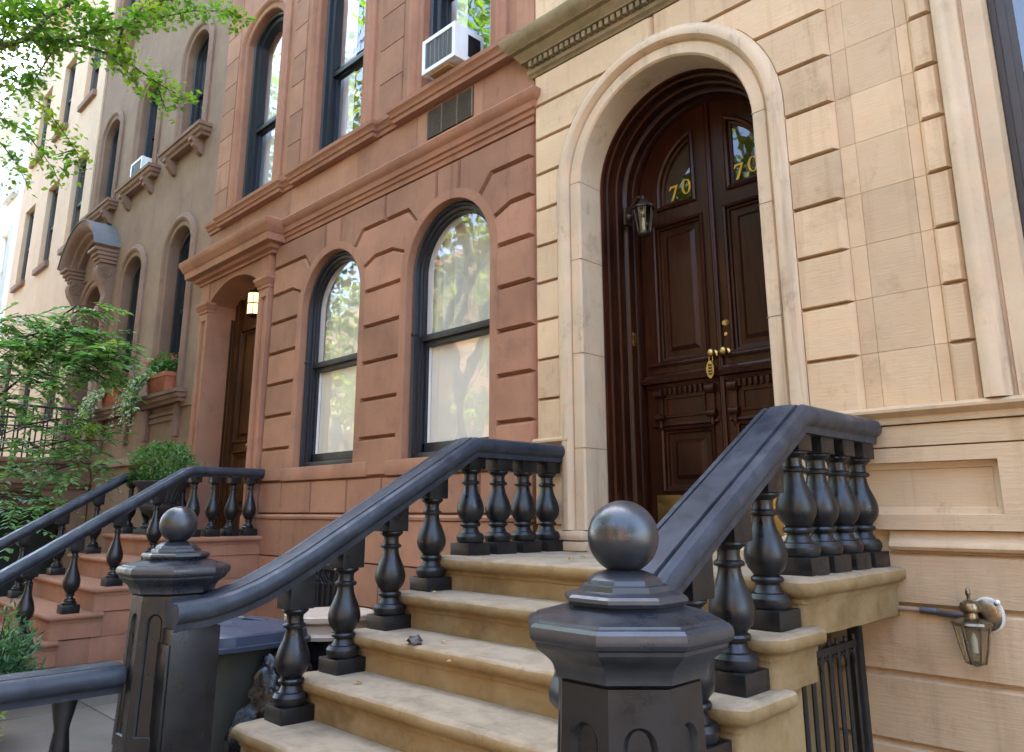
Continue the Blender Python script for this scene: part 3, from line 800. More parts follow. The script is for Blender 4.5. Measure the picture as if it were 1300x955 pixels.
# upper windows: moulded surrounds, frames, sashes, glass and drapes
def upper_window(par, a, b, zb, zs, ri, trim, frame, ac=False, drape=True, meet=None, deep=.13, sur=.215, blind=None):
    s_ = MB()
    s_.sweep(seg_path(a, b, zb, zs, ri), [(0, .2), (0, -.012), (.012, -.026), (.075, -.026), (.082, -.040), (.105, -.062), (.13, -.066), (.145, -.05), (.185, -.045), (.20, -.03), (sur, -.028), (sur, 0)], XZ)
    wo = obj('window', s_, trim, par)
    f_ = MB(); y = deep
    f_.sweep(seg_path(a, b, zb, zs, ri), [(-.004, y+.10), (-.004, y-.055), (-.022, y-.07), (-.045, y-.055), (-.052, y-.01), (-.075, y), (-.10, y), (-.105, y+.02), (-.105, y+.1)], XZ)
    zm = meet if meet else zb+(zs+ri-zb)*.52
    f_.box(a+.09, b-.09, y+.005, y+.06, zm-.045, zm+.02, .006)
    f_.sweep([(a+.10, zb), (a+.10, zm-.02), (b-.10, zm-.02), (b-.10, zb)], [(0, y+.09), (0, y+.045), (-.05, y+.045), (-.055, y+.06), (-.055, y+.09)], XZ)
    f_.box(a+.05, b-.05, y-.0, y+.09, zb, zb+.09, .006)
    obj('frame', f_, frame, wo)
    gm = MB(); g_ = inset(seg_path(a, b, zm-.02, zs, ri), .10)
    gm.add([(p[0], y+.035, p[1]) for p in g_], [tuple(t) for t in geometry.tessellate_polygon([[Vector((p[0], p[1], 0)) for p in g_]])])
    obj('upper_pane', gm, M['glass'], wo)
    gm = MB(); gm.quad((a+.14, y+.07, zb+.07), (b-.14, y+.07, zb+.07), (b-.14, y+.07, zm-.03), (a+.14, y+.07, zm-.03))
    obj('lower_pane', gm, M['glass'], wo)
    if drape:
        dr = MB(); n = 26; wd = .40 if not blind else .2
        for xa, xb in ((a-.14, a+.04+wd*.55), (b-.08-wd*.7, b-.05)):
            vs = []
            for zq in (zb, zs+ri):
                for i in range(n): vs.append((xa+(xb-xa)*i/(n-1), y+.19+.02*math.sin(i*1.35)+.008*math.sin(i*3.1), zq))
            dr.add(vs, [(i, i+1, n+i+1, n+i) for i in range(n-1)])
        obj('drape', dr, M['curtain'], wo)
    if blind:
        bl = MB(); bl.quad((a-.1, y+.10, blind), (b, y+.10, blind), (b, y+.10, zs+ri), (a-.1, y+.10, zs+ri)); obj('blind', bl, M['blind'], wo)
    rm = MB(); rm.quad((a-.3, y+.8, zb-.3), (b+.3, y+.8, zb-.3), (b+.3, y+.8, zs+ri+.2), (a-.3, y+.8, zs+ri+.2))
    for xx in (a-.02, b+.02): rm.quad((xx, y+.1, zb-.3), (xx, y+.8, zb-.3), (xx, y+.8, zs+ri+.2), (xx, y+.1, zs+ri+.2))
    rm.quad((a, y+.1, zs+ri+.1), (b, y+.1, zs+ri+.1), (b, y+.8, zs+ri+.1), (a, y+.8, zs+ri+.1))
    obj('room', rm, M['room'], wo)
    return wo
for a, b in UPW: upper_window(bro, a, b, UZB, UZS, URI, M['brown_trim'], M['frame'], meet=6.72)
for a, b in UPW: upper_window(bro, a, b, 9.4, 11.4, .3, M['brown_trim'], M['frame'], drape=False)
# arched parlor windows
SHEER = paint('sheer_curtain', (.62, .61, .54), rough=.9, spec=.1, bump=0)
for c in (CS, CB):
    f_ = MB(); y = .035
    zm = 3.165
    pth = lambda i, zb: arch_path(c, AZS, AR-i, zb)
    f_.sweep(pth(0, AZB), [(-.004, y+.12), (-.004, y), (-.020, y-.012), (-.036, y), (-.042, y+.03), (-.058, y+.036), (-.070, y+.036), (-.074, y+.055), (-.092, y+.058), (-.095, y+.10)], XZ)
    f_.box(c-AR+.07, c+AR-.07, y+.045, y+.11, zm-.035, zm+.022, .006)
    f_.sweep([(c-AR+.07, AZB), (c-AR+.07, zm-.03), (c+AR-.07, zm-.03), (c+AR-.07, AZB)], [(0, y+.16), (0, y+.085), (-.045, y+.085), (-.05, y+.10), (-.05, y+.15)], XZ)
    f_.box(c-AR+.02, c+AR-.02, y+.01, y+.16, AZB, AZB+.055, .008); f_.box(c-AR+.07, c+AR-.07, y+.085, y+.15, AZB+.05, AZB+.145, .008)
    for side in (-1, 1): f_.box(c+side*(AR-.028)-.017, c+side*(AR-.028)+.017, y-.018, y+.03, zm+.02, zm+.045, .005)
    wo = obj('window', f_, M['frame'], bro)
    gm = MB(); g_ = arch_path(c, AZS, AR-.09, zm)
    gm.add([(p[0], y+.075, p[1]) for p in g_], [tuple(t) for t in geometry.tessellate_polygon([[Vector((p[0], p[1], 0)) for p in g_]])])
    obj('upper_pane', gm, M['glass'], wo)
    gm = MB(); gm.quad((c-AR+.115, y+.125, AZB+.14), (c+AR-.115, y+.125, AZB+.14), (c+AR-.115, y+.125, zm-.03), (c-AR+.115, y+.125, zm-.03))
    obj('lower_pane', gm, M['glass'], wo)
    bl = MB()
    bl.quad((c-AR+.02, y+.145, AZB), (c+AR, y+.145, AZB), (c+AR, y+.145, 3.20), (c-AR+.02, y+.145, 3.20))
    obj('blind', bl, M['blind'], wo)
    il = MB()
    il.sweep(arch_path(c, AZS, AR-.085, AZB), [(0, y+.105), (0, y+.14), (-.04, y+.14), (-.04, y+.11)], XZ)
    obj('inner_lining', il, M['curtain'], wo)
    dr = MB(); n = 40; vs = []
    for zq in (3.1, 4.5):
        for i in range(n): vs.append((c-AR-.1+(2*AR+.1)*i/(n-1), y+.20+.012*math.sin(i*1.15)+.008*math.sin(i*2.9), zq))
    dr.add(vs, [(i, i+1, n+i+1, n+i) for i in range(n-1)])
    obj('drape', dr, SHEER, wo)
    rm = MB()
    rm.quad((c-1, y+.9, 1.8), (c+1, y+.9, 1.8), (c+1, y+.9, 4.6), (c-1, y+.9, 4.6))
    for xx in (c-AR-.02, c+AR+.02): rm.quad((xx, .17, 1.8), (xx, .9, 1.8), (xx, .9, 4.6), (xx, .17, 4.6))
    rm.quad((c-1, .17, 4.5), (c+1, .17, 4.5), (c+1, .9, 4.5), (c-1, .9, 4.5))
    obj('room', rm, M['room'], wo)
# louvred vent grille above the string course
gv = MB(); gx0, gx1, gz0, gz1 = -5.215, -4.57, 5.05, 5.345
gv.box(gx0, gx1, -.018, .0, gz0, gz1)
gr = obj('vent', gv, M['frame_brown'], bro)
gv = MB(); k = 0
while gz0+.012+k*.0165 < gz1-.012:
    z = gz0+.012+k*.0165
    gv.add([(gx0+.012, -.030, z-.005), (gx1-.012, -.030, z-.005), (gx1-.012, -.021, z+.009), (gx0+.012, -.021, z+.009)], [(0, 1, 2, 3)]); k += 1
for x in (gx0, gx0+.21, gx0+.43, gx1-.012): gv.box(x, x+.006, -.031, -.017, gz0, gz1)
obj('louvre', gv, paint('bronze_louvre', (.20, .15, .10), rough=.55), gr)
# basement window with lattice grille
bg_ = MB(); bg_.box(-7.12, -6.32, -.060, -.052, .35, 1.13)
bw = obj('basement_window', bg_, M['gate_iron'], bro)
bg_ = MB()
for i in range(9):
    x = -7.1+i*.095; bg_.box(x, x+.016, -.085, -.068, .35, 1.12)
for i in range(14):
    for sgn in (-1, 1):
        xx = -7.1+i*.055
        if -7.1 <= xx+sgn*.12 <= -6.34: bg_.tube([(xx, -.075, .95), (xx+sgn*.12, -.075, 1.09)], .004, seg=4)
bg_.box(-7.12, -6.32, -.09, -.064, 1.09, 1.125)
obj('grille', bg_, M['gate_iron'], bw)

# doorway: pilasters, capitals, segmental arch, bracket cornice
dm = MB()
PX = ((-9.965, -9.715), (-8.295, -8.05))
for a, b in PX:
    dm.plate(rect(a, b, 1.37, 4.30), [rect(a+.055, b-.055, 1.62, 4.10)], -.085, 0)
    dm.sweep(cw(rect(a+.055, b-.055, 1.62, 4.10)), [(0, -.085), (-.008, -.07), (-.022, -.066), (-.026, -.05)], XZ, closed=True)
    dm.quad((a+.05, -.055, 1.6), (b-.05, -.055, 1.6), (b-.05, -.055, 4.12), (a+.05, -.055, 4.12))
    dm.box(a-.012, b+.012, -.10, .02, 1.37, 1.58, .012)
    hmould(dm, a, b, [(0, 4.20), (.012, 4.20), (.018, 4.235), (.035, 4.25), (.045, 4.29), (.055, 4.30), (.055, 4.33), (0, 4.34)], y=-.085, back=.085)
    dm.plate(rect(a, b, 4.34, 4.62), [], -.088, 0)
sp_ = seg_path(-9.715, -8.295, 4.30, 4.31, .225, n=20)
top = [(-9.715, 4.63)] + sp_ + [(-8.295, 4.63)]
dm.plate(top, [], -.078, .25)
dm.sweep(seg_path(-9.715, -8.295, 1.36, 4.31, .225), [(-.004, .32), (-.004, .0), (-.004, -.079)], XZ, caps=False)
hmould(dm, -10.0, -8.00, [(0, 4.60), (.02, 4.60), (.03, 4.63), (.075, 4.65), (.085, 4.69), (.165, 4.70), (.175, 4.785), (.195, 4.80), (.22, 4.86), (.235, 4.88), (.24, 4.935), (.225, 4.95), (0, 4.99)], y=-.088, back=.1)
dwy = obj('doorway', dm, M['brown_trim'], bro)
# oak door set back in the recess
od = MB(); YB = .32
od.plate(rect(-9.72, -8.29, 1.37, 4.62), [rect(-9.50, -9.08, 1.65, 2.35), rect(-9.50, -9.08, 2.50, 3.95), rect(-8.94, -8.50, 1.65, 2.35), rect(-8.94, -8.50, 2.50, 3.95)], YB, YB+.06)
for h in (rect(-9.50, -9.08, 1.65, 2.35), rect(-9.50, -9.08, 2.50, 3.95), rect(-8.94, -8.50, 1.65, 2.35), rect(-8.94, -8.50, 2.50, 3.95)):
    ring(od, cw(h), [(.025, YB), (.02, YB-.018), (.006, YB-.024), (-.006, YB+.01), (-.03, YB+.02), (-.03, YB+.04)])
    od.block(inset(cw(h), .03), YB+.04, YB+.04, .001, .5); od.block(inset(cw(h), .07), YB+.04, YB+.015, .03, .5)
od.box(-9.03, -8.99, YB-.03, YB, 1.37, 4.5, .01)
for x in (-9.66, -9.60, -9.56, -8.45, -8.36): od.box(x, x+.02, YB-.05, YB, 1.37, 4.5, .008)
for side, x in ((1, -9.713), (-1, -8.297)):       # panelled side linings
    for y0 in (.24, .28): od.box(x, x+side*.018, y0, y0+.03, 1.37, 4.15, .006)
obj('door', od, M['oak'], bro)
obj('knob', MB().ball((-8.97, YB-.06, 2.42), .035, seg=14), M['brass'], bro)
# lit lantern hanging in the doorway
pl = thing('porch_lantern', 'lit cylindrical glass lantern hanging in the red-brown doorway', 'lantern', (-8.83, .12, 4.05))
lx, ly, lz = -8.83, .13, 4.03
m = MB(); m.lathe([(.085, .02), (.085, .285)], lx, ly, lz, seg=22, caps=False)
mg, ntg, og = newmat('glowing_lantern_glass')
e1 = N(ntg, 'ShaderNodeEmission', Strength=.24); e1.inputs['Color'].default_value = (1., .66, .30, 1); ntg.links.new(e1.outputs[0], og.inputs[0])
obj('glass', m, mg, pl)
m = MB()
for z in (.0, .145, .285): m.lathe([(.075, z-.006), (.093, z-.006), (.093, z+.008), (.075, z+.008)], lx, ly, lz, seg=22, caps=False)
for k in range(6): a = k*PI/3+.4; m.tube([(lx+.09*math.cos(a), ly+.09*math.sin(a), lz), (lx+.09*math.cos(a), ly+.09*math.sin(a), lz+.29)], .005, seg=5)
m.lathe([(.10, .29), (.07, .32), (.02, .34), (.012, .38), (.012, .52)], lx, ly, lz, seg=18); m.lathe([(.02, -.03), (.08, -.012), (.10, -.004)], lx, ly, lz, seg=18)
obj('frame', m, M['bronze'], pl)
m = MB(); m.ball((lx, ly, lz+.13), .05, seg=14, sz=1.3); obj('bulb', m, M['lampglow'], pl)

# air conditioner in the right upper window
def aircon(name, label, x0, x1, y0, y1, z0, z1, deep):
    t = thing(name, label, 'air conditioner', ((x0+x1)/2, (y0+y1)/2, z0))
    b = MB(); b.box(x0, x1, y0+.03, y1, z0, z1, .008)
    body = obj('casing', b, M['white_plastic'], t)
    b = MB(); b.plate(rect(x0-.004, x1+.004, z0-.004, z1+.004), [rect(x0+.035, x1-.035, z0+.035, z1-.035)], y0, y0+.05)
    obj('front_frame', b, M['white_plastic'], t)
    b = MB(); b.box(x0+.03, x1-.03, y0+.018, y0+.028, z0+.03, z1-.03)
    n = 26
    for i in range(n):
        z = z0+.04+(z1-z0-.08)*i/(n-1); b.box(x0+.034, x1-.034, y0+.008, y0+.02, z-.002, z+.002)
    for i in range(7):
        x = x0+.05+(x1-x0-.1)*i/6; b.box(x-.0025, x+.0025, y0+.006, y0+.018, z0+.035, z1-.035)
    obj('fin_panel', b, M['grey_plastic'], t)
    b = MB(); ya = y0+.16
    b.box(x1-.002, x1+.002, ya, ya+.15, z0+.06, z1-.06)
    for i in range(9): z = z0+.075+(z1-z0-.15)*i/8; b.add([(x1+.002, ya, z-.01), (x1+.002, ya+.15, z-.01), (x1+.008, ya+.15, z+.006), (x1+.008, ya, z+.006)], [(0, 1, 2, 3)])
    obj('side_louvre', b, M['gate_iron'], t)
    return t
t = aircon('air_conditioner', 'white window air conditioner above the louvred vent, propped on a plywood block', -5.07, -4.61, -.215, .14, 5.583, 5.925, 1)
b = MB(); b.box(-5.0, -4.72, -.185, -.06, 5.552, 5.581, .004); obj('plywood_wedge', b, M['plywood'], t)
aircon('air_conditioner', 'small white window air conditioner on a sill of the dark brownstone house', -13.36, -12.84, -.15, .14, 7.228, 7.53, 1)
# ================================================================== DARK BROWNSTONE HOUSE
XD = -16.12
dk = thing('row_house', 'dark brownstone house with a curved bracketed door hood and ivy on its sills', 'house', (-13, 0, 0))
UD = [(-11.56, -10.76), (-13.56, -12.72), (-15.56, -14.72)]
PD = [(-11.52, -10.72), (-13.52, -12.66)]
DD = (-15.55, -14.40)
holes = [seg_path(a, b, 7.22, 8.85, .28) for a, b in UD] + [seg_path(a, b, 10.9, 12.4, .28) for a, b in UD]
holes += [seg_path(a, b, 3.27, 5.56, .25) for a, b in PD] + [seg_path(*DD, 2.05, 5.3, .38)]
holes = [grow(h) for h in holes]
wd_ = MB(); wd_.plate(rect(XD, XC-.004, 0, 14.2), holes, 0, .18)
for x in (XD, XC-.004): wd_.quad((x, 0, 0), (x, 9, 0), (x, 9, 14.2), (x, 0, 14.2))
wd_.quad((XD, 9, 0), (XC, 9, 0), (XC, 9, 14.2), (XD, 9, 14.2))
hmould(wd_, XD+.01, XC-.012, [(0, 2.3), (.06, 2.3), (.06, 2.38), (.035, 2.42), (0, 2.43)], left=False, right=False)
hmould(wd_, -10.62, XC-.014, [(0, 3.02), (.03, 3.02), (.035, 3.25), (0, 3.26)], left=False, right=False)
z = 2.45
random.seed(5)
obj('wall', wd_, M['dark_brown'], dk)
jm = MB()
for z in [2.9+.46*i for i in range(24)]: pass
def corbel(mb, x, zt, w=.11, h=.24, out=.20):
    pr = [(0, 0), (out, 0), (out, -.05), (out*.8, -.07), (out*.75, -.12), (out*.5, -.15), (out*.4, -.20), (out*.12, -h), (0, -h)]
    n = len(pr); vs = [(x-w/2, -u, zt+z) for u, z in pr]+[(x+w/2, -u, zt+z) for u, z in pr]
    mb.add(vs, [(i, (i+1) % n, n+(i+1) % n, n+i) for i in range(n)]+[list(range(n)), list(range(n, 2*n))])
SL = [(0, -.02), (.13, -.02), (.145, .02), (.18, .04), (.195, .09), (.22, .10), (.225, .15), (0, .17)]
for zb, zs, ri, lst in ((7.22, 8.85, .28, UD), (10.9, 12.4, .28, UD)):
    for a, b in lst:
        wo = upper_window(dk, a, b, zb, zs, ri, M['dark_trim'], M['frame'], drape=False, deep=.16, sur=.19, blind=zb+.95)
        s_ = MB(); hmould(s_, a-.20, b+.20, [(u*.9, zb-.15+z) for u, z in SL], back=.05)
        corbel(s_, a-.10, zb-.17); corbel(s_, b+.10, zb-.17)
        obj('sill', s_, M['dark_trim'], wo)
for a, b in PD:
    wo = upper_window(dk, a, b, 3.27, 5.56, .25, M['dark_trim'], M['frame'], drape=False, deep=.20, sur=.20, blind=4.25)
    s_ = MB(); hmould(s_, a-.25, b+.27, [(u*.85, 3.10+z) for u, z in SL])
    s_.box(a-.20, a-.08, -.06, 0, 2.62, 3.08, .01); s_.box(b+.08, b+.20, -.06, 0, 2.62, 3.08, .01)
    s_.box(a-.08, b+.08, -.035, 0, 2.95, 3.0, .004); s_.box(a-.08, b+.08, -.03, 0, 2.86, 2.92, .004)
    obj('sill', s_, M['dark_trim'], wo)
    vb = MB()
    for i in range(7): x = a+.14+(b-a-.28)*i/6; vb.box(x-.006, x+.006, .10, .115, 3.4, 4.2)
# doorway of the dark house: dark door, panelled jambs, curved hood on scroll brackets
m = MB(); m.sweep(seg_path(*DD, 2.05, 5.3, .38), [(0, .54), (0, -.03), (.03, -.06), (.10, -.06), (.12, -.09), (.2, -.1), (.24, -.06), (.24, 0)], XZ)
for k in range(3): m.box(DD[0]-.27, DD[0]-.05, -.12, 0, 2.05, 4.4, .03) if k == 0 else None
m.box(DD[1]+.02, DD[1]+.22, -.12, 0, 2.05, 4.4, .03)
dwd = obj('doorway', m, M['dark_trim'], dk)
m = MB(); m.box(DD[0], DD[1], .55, .62, 2.05, 5.7)
for a in (-15.45, -14.95): 
    for z0, z1 in ((2.2, 3.1), (3.25, 4.9)): m.box(a, a+.42, .53, .56, z0, z1, .02)
obj('door', m, wood('very_dark_door', (.02, .009, .006), (.04, .017, .01)), dk)
hx0, hx1, hz = -16.05, -13.92, 6.14
hp = seg_path(hx0, hx1, hz, hz+.02, .66, n=24)[1:-1]
m = MB()
# curved hood: sweep the fascia/soffit profile along the arc, running back into the wall
m.sweep(hp, [(-.30, 0), (-.30, -.16), (-.24, -.18), (-.20, -.26), (-.14, -.28), (-.11, -.36), (-.045, -.40), (.01, -.42), (.02, 0)], XZ)
m.plate(hp + [(hx1-.2, hz-.25), (hx0+.2, hz-.25)], [], -.06, 0)
for sx, xa in ((1, hx0), (-1, hx1)):             # moulded blocks the hood springs from
    for i, (dz0, dz1, pr) in enumerate(((-.06, .0, .40), (-.13, -.06, .35), (-.19, -.13, .31), (-.25, -.19, .27))):
        xs = sorted((xa+sx*(.02+.02*i), xa+sx*(.44-.025*i)))
        m.box(xs[0], xs[1], -pr, 0, hz+dz0, hz+dz1-.002, .012)
hood = obj('door_hood', m, M['dark_trim'], dk)
m = MB()
hq = [(p[0], p[1]+.004) for p in hp]
m.sweep(hq, [(.022, 0), (.022, -.435), (.032, -.44), (.036, 0)], XZ); obj('lead_cover', m, M['lead'], hood)
def scroll(mb, xc, w, ztop):
    pts = [(.0, 0), (.24, 0), (.285, -.06), (.295, -.14), (.26, -.26), (.17, -.40), (.12, -.54), (.13, -.64), (.185, -.72), (.205, -.80), (.18, -.90), (.12, -.98), (.06, -1.06), (.045, -1.2), (.0, -1.28)]
    n = len(pts); vs = [(xc-w/2, -u, ztop+z) for u, z in pts]+[(xc+w/2, -u, ztop+z) for u, z in pts]
    mb.add(vs, [(i, (i+1) % n, n+(i+1) % n, n+i) for i in range(n)]+[list(range(n)), list(range(n, 2*n))])
    for s_ in (-1, 1):
        for u, z, r in ((.16, -.15, .10), (.115, -.80, .075)):
            for rr in (r, r*.62, r*.3):
                c = []
                for k in range(15): c.append((xc+s_*(w/2+.004), -u+rr*math.cos(2*PI*k/14), ztop+z+rr*math.sin(2*PI*k/14)))
                mb.tube(c, .014, seg=5)
    for k in range(7): mb.lathe([(.005, -.04), (.035, -.02), (.04, .02), (.01, .05)], xc, -.06-.0*k, ztop-.95-.07*k, seg=8)
for xc in (hx0+.25, hx1-.25):
    m = MB(); scroll(m, xc, .24, hz-.25); obj('scroll_bracket', m, M['dark_trim'], hood)

# ================================================================== PEACH HOUSE
XE = -22.5
ph = thing('row_house', 'plain peach stucco house with square-headed windows', 'house', (-19, 0, 0))
cols = [(-17.75, -16.80), (-19.77, -18.83), (-21.80, -20.87)]
rows = [(3.35, 5.30), (7.12, 9.13), (10.50, 12.40)]
wp = MB(); wp.plate(rect(XE, XD-.004, 0, 14.6), [grow(rect(a, b, z0, z1)) for a, b in cols for z0, z1 in rows], 0, .2)
for x in (XE, XD-.004): wp.quad((x, 0, 0), (x, 9, 0), (x, 9, 14.6), (x, 0, 14.6))
wp.quad((XE, 9, 0), (XD, 9, 0), (XD, 9, 14.6), (XE, 9, 14.6))
wp.box(XD-.20, XD-.01, -.03, 0, 0, 14.6)
hmould(wp, XE+.01, XD-.02, [(0, 14.0), (.1, 14.05), (.3, 14.3), (.45, 14.5), (.45, 14.62), (0, 14.7)], left=False, right=True)
obj('wall', wp, M['peach'], ph)
for a, b in cols:
    for z0, z1 in rows:
        f_ = MB(); y = .13; zm = (z0+z1)/2
        f_.sweep([(a, z0), (a, z1), (b, z1), (b, z0)], [(-.004, y+.1), (-.004, y-.03), (-.05, y-.03), (-.06, y), (-.10, y), (-.10, y+.1)], XZ)
        f_.box(a+.05, b-.05, y, y+.06, zm-.04, zm+.03); f_.box(a+.01, b-.01, y-.02, y+.08, z0+.005, z0+.08)
        wo = obj('window', f_, M['frame_brown'], ph)
        gm = MB(); gm.quad((a+.09, y+.05, z0+.05), (b-.09, y+.05, z0+.05), (b-.09, y+.05, z1-.08), (a+.09, y+.05, z1-.08)); obj('pane', gm, M['glass'], wo)
        rm = MB(); rm.quad((a-.1, y+.4, z0-.1), (b+.1, y+.4, z0-.1), (b+.1, y+.4, z1+.1), (a-.1, y+.4, z1+.1)); obj('room', rm, M['room'], wo)
        if z0 > 5: s_ = MB(); s_.box(a-.06, b+.06, -.085, .1, z0-.14, z0-.004, .012); obj('sill', s_, M['dark_trim'], wo)
        if z0 > 7: bl = MB(); bl.quad((a, y+.10, zm), (b, y+.10, zm), (b, y+.10, z1), (a, y+.10, z1)); obj('blind', bl, M['blind'], wo)
# ================================================================== WHITE HOUSE
wh = thing('row_house', 'white painted row house at the far end of the row', 'house', (-26, 0, 0))
cols = [(-24.2, -23.3), (-26.2, -25.3), (-28.2, -27.3)]
rows = [(3.3, 5.6), (7.0, 9.1), (10.2, 12.2)]
wp = MB(); wp.plate(rect(-29, XE-.004, 0, 13.2), [grow(rect(a, b, z0, z1)) for a, b in cols for z0, z1 in rows], 0, .2)
for x in (-29, XE-.004): wp.quad((x, 0, 0), (x, 9, 0), (x, 9, 13.2), (x, 0, 13.2))
wp.quad((-29, 9, 0), (XE, 9, 0), (XE, 9, 13.2), (-29, 9, 13.2))
hmould(wp, -28.9, XE-.02, [(0, 12.7), (.1, 12.75), (.35, 13.0), (.4, 13.2), (0, 13.3)], left=False, right=True)
obj('wall', wp, M['white_wall'], wh)
for a, b in cols:
    for z0, z1 in rows:
        f_ = MB(); y = .1
        f_.sweep([(a, z0), (a, z1), (b, z1), (b, z0)], [(0, y+.1), (0, -.04), (.1, -.06), (.12, 0)], XZ)
        f_.sweep([(a, z0), (a, z1), (b, z1), (b, z0)], [(-.004, y+.1), (-.004, y), (-.08, y), (-.08, y+.1)], XZ)
        f_.box(a, b, y, y+.05, (z0+z1)/2-.04, (z0+z1)/2+.04); f_.box(a-.15, b+.15, -.14, .1, z0-.12, z0-.004, .01)
        wo = obj('window', f_, M['white_wall'], wh)
        gm = MB(); gm.quad((a, y+.05, z0), (b, y+.05, z0), (b, y+.05, z1), (a, y+.05, z1)); obj('pane', gm, M['glass'], wo)
        rm = MB(); rm.quad((a, y+.4, z0), (b, y+.4, z0), (b, y+.4, z1), (a, y+.4, z1)); obj('room', rm, M['blind'], wo)
    if a == -26.2: pass
# ================================================================== the sunlit side of the street (seen in reflections)
for i, (x0, x1, h, mt, lab) in enumerate(((-42, -30, 13, 'opp2', 'pale stone house across the street, left end'), (-30, -21, 14.5, 'opp', 'brick house across the street with a tall front'), (-21, -12, 12.5, 'opp2', 'pale stone house across the street, second from the right'), (-12, -2, 13.5, 'opp', 'brick house across the street, right end'), (-2, 10, 12.8, 'opp2', 'pale stone house across the street facing number 70'), (10, 24, 13.6, 'opp', 'brick house across the street, past the pale ones'))):
    hs = thing('row_house', lab, 'house', ((x0+x1)/2, -20, 0))
    m = MB(); m.box(x0, x1-.01, -29, -19.5, 0, h); m.box(x0-.05, x1+.04, -19.5, -19.2, h-.7, h-.1)
    obj('wall', m, M[mt], hs)
    n = int((x1-x0)//2.6)
    wn = MB()
    for k in range(n):
        for zf in (1.6, 5., 8.4):
            xa = x0+.9+k*(x1-x0-1.6)/n; wn.box(xa, xa+1.1, -19.5, -19.47, zf, zf+2.1)
    for k in range(n):
        for zf in (1.6, 5., 8.4):
            xa = x0+.9+k*(x1-x0-1.6)/n
            wn = MB(); wn.box(xa, xa+1.1, -19.5, -19.47, zf, zf+2.1); obj('window', wn, M['frame'], hs)
# ================================================================== stoops and balustrades
from mathutils import noise as mnoise
def roughen(mb, amp, sc_=15., start=0):
    for i in range(start, len(mb.v)):
        p = mb.v[i]; q = Vector(p)*sc_
        d = mnoise.noise_vector(q)*amp + mnoise.noise_vector(q*3.1)*amp*.4
        mb.v[i] = (p[0]+d.x, p[1]+d.y, p[2]+d.z)
def finepath(pts, st=.05):
    out = []
    for a, b in zip(pts[:-1], pts[1:]):
        L = math.hypot(b[0]-a[0], b[1]-a[1]); n = max(1, int(L/st))
        out += [(a[0]+(b[0]-a[0])*i/n, a[1]+(b[1]-a[1])*i/n) for i in range(n)]
    return out+[pts[-1]]
def stone_step(xl, xr, yf, yb, zt, h, nose=.045, th=.062, amp=.004, tint=.5):
    """a tread stone with a rounded nosing on three sides"""
    m = MB()
    ix = .02
    path = finepath([(xr-nose, yb), (xr-nose, yf+nose+ix), (xr-nose-ix, yf+nose), (xl+nose+ix, yf+nose), (xl+nose, yf+nose+ix), (xl+nose, yb)])
    prof = [(0, zt-h), (0, zt-th-.028), (.008, zt-th-.026), (.010, zt-th-.008), (nose*.55, zt-th), (nose*.93, zt-th*.8), (nose, zt-th*.5), (nose*.93, zt-th*.2), (nose*.62, zt-.003), (nose*.1, zt)]
    m.sweep(path, prof, XY, caps=False, tint=tint)
    P = len(prof); n = len(path)
    ring_ = [m.v[i*P+P-1] for i in range(n)]
    m.v[:] = m.v
    # tread surface as a strip grid from front to back so that it can be worn a little
    m.add(ring_, [list(range(n))], tint)
    if amp: roughen(m, amp)
    bot = [(p[0], p[1], zt-h) for p in path]
    m.add(bot, [list(range(n))], tint)
    return m

# ---- stoop of number 70
st = thing('stone_stoop', 'worn tan sandstone stoop climbing to the arched door of number 70', 'stoop', (-2.56, -1.5, 0))
SXL, SXR = -3.745, -1.36
ZL, RISE, TR, NY0 = 1.36, .1835, .29, -1.11
random.seed(21)
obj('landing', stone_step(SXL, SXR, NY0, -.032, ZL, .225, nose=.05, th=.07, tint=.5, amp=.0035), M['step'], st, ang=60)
for k in range(1, 7):
    zt = ZL-RISE*k; yf = NY0-TR*k
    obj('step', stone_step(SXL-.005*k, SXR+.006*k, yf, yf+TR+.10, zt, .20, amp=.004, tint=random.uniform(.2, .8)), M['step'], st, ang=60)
m = MB()
for k in range(1, 7):                             # the masonry that carries the steps
    zt = ZL-RISE*k-.19; yf = NY0-TR*k
    for x0, x1 in ((SXL+.06, -2.6), (-2.595, SXR-.07)):
        m.box(x0, x1, yf+.07, yf+TR+.07 if k > 1 else yf+TR+.02, 0, zt, .01, tint=random.random())
m.box(SXL+.06, -1.75, -1.06, -.04, 0, 1.13, .01)
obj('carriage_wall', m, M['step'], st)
gt = thing('iron_gate', 'black wrought iron gate under the landing of the tan stoop', 'gate', (-1.60, -.5, 0))
m = MB()
for i in range(10):
    y = -1.0+.095*i; m.tube([(-1.60, y, .05), (-1.60, y, 1.04)], .011, seg=6)
    if i < 9:
        m.tube([(-1.60, y+.0475+.0475*math.cos(a), .88+.09*math.sin(a)) for a in [PI*j/8 for j in range(9)]], .008, seg=5)
m.box(-1.615, -1.585, -1.03, -.10, .985, 1.015); m.box(-1.612, -1.588, -1.03, -.10, .12, .15)
obj('pickets', m, M['gate_iron'], gt)
m = MB(); m.box(-1.63, -1.57, -.145, -.095, 0, 1.075, .008); obj('post', m, M['gate_iron'], gt)
m = MB(); m.box(-1.63, -1.57, -1.05, -1.0, 0, 1.075, .008); obj('post', m, M['gate_iron'], gt)

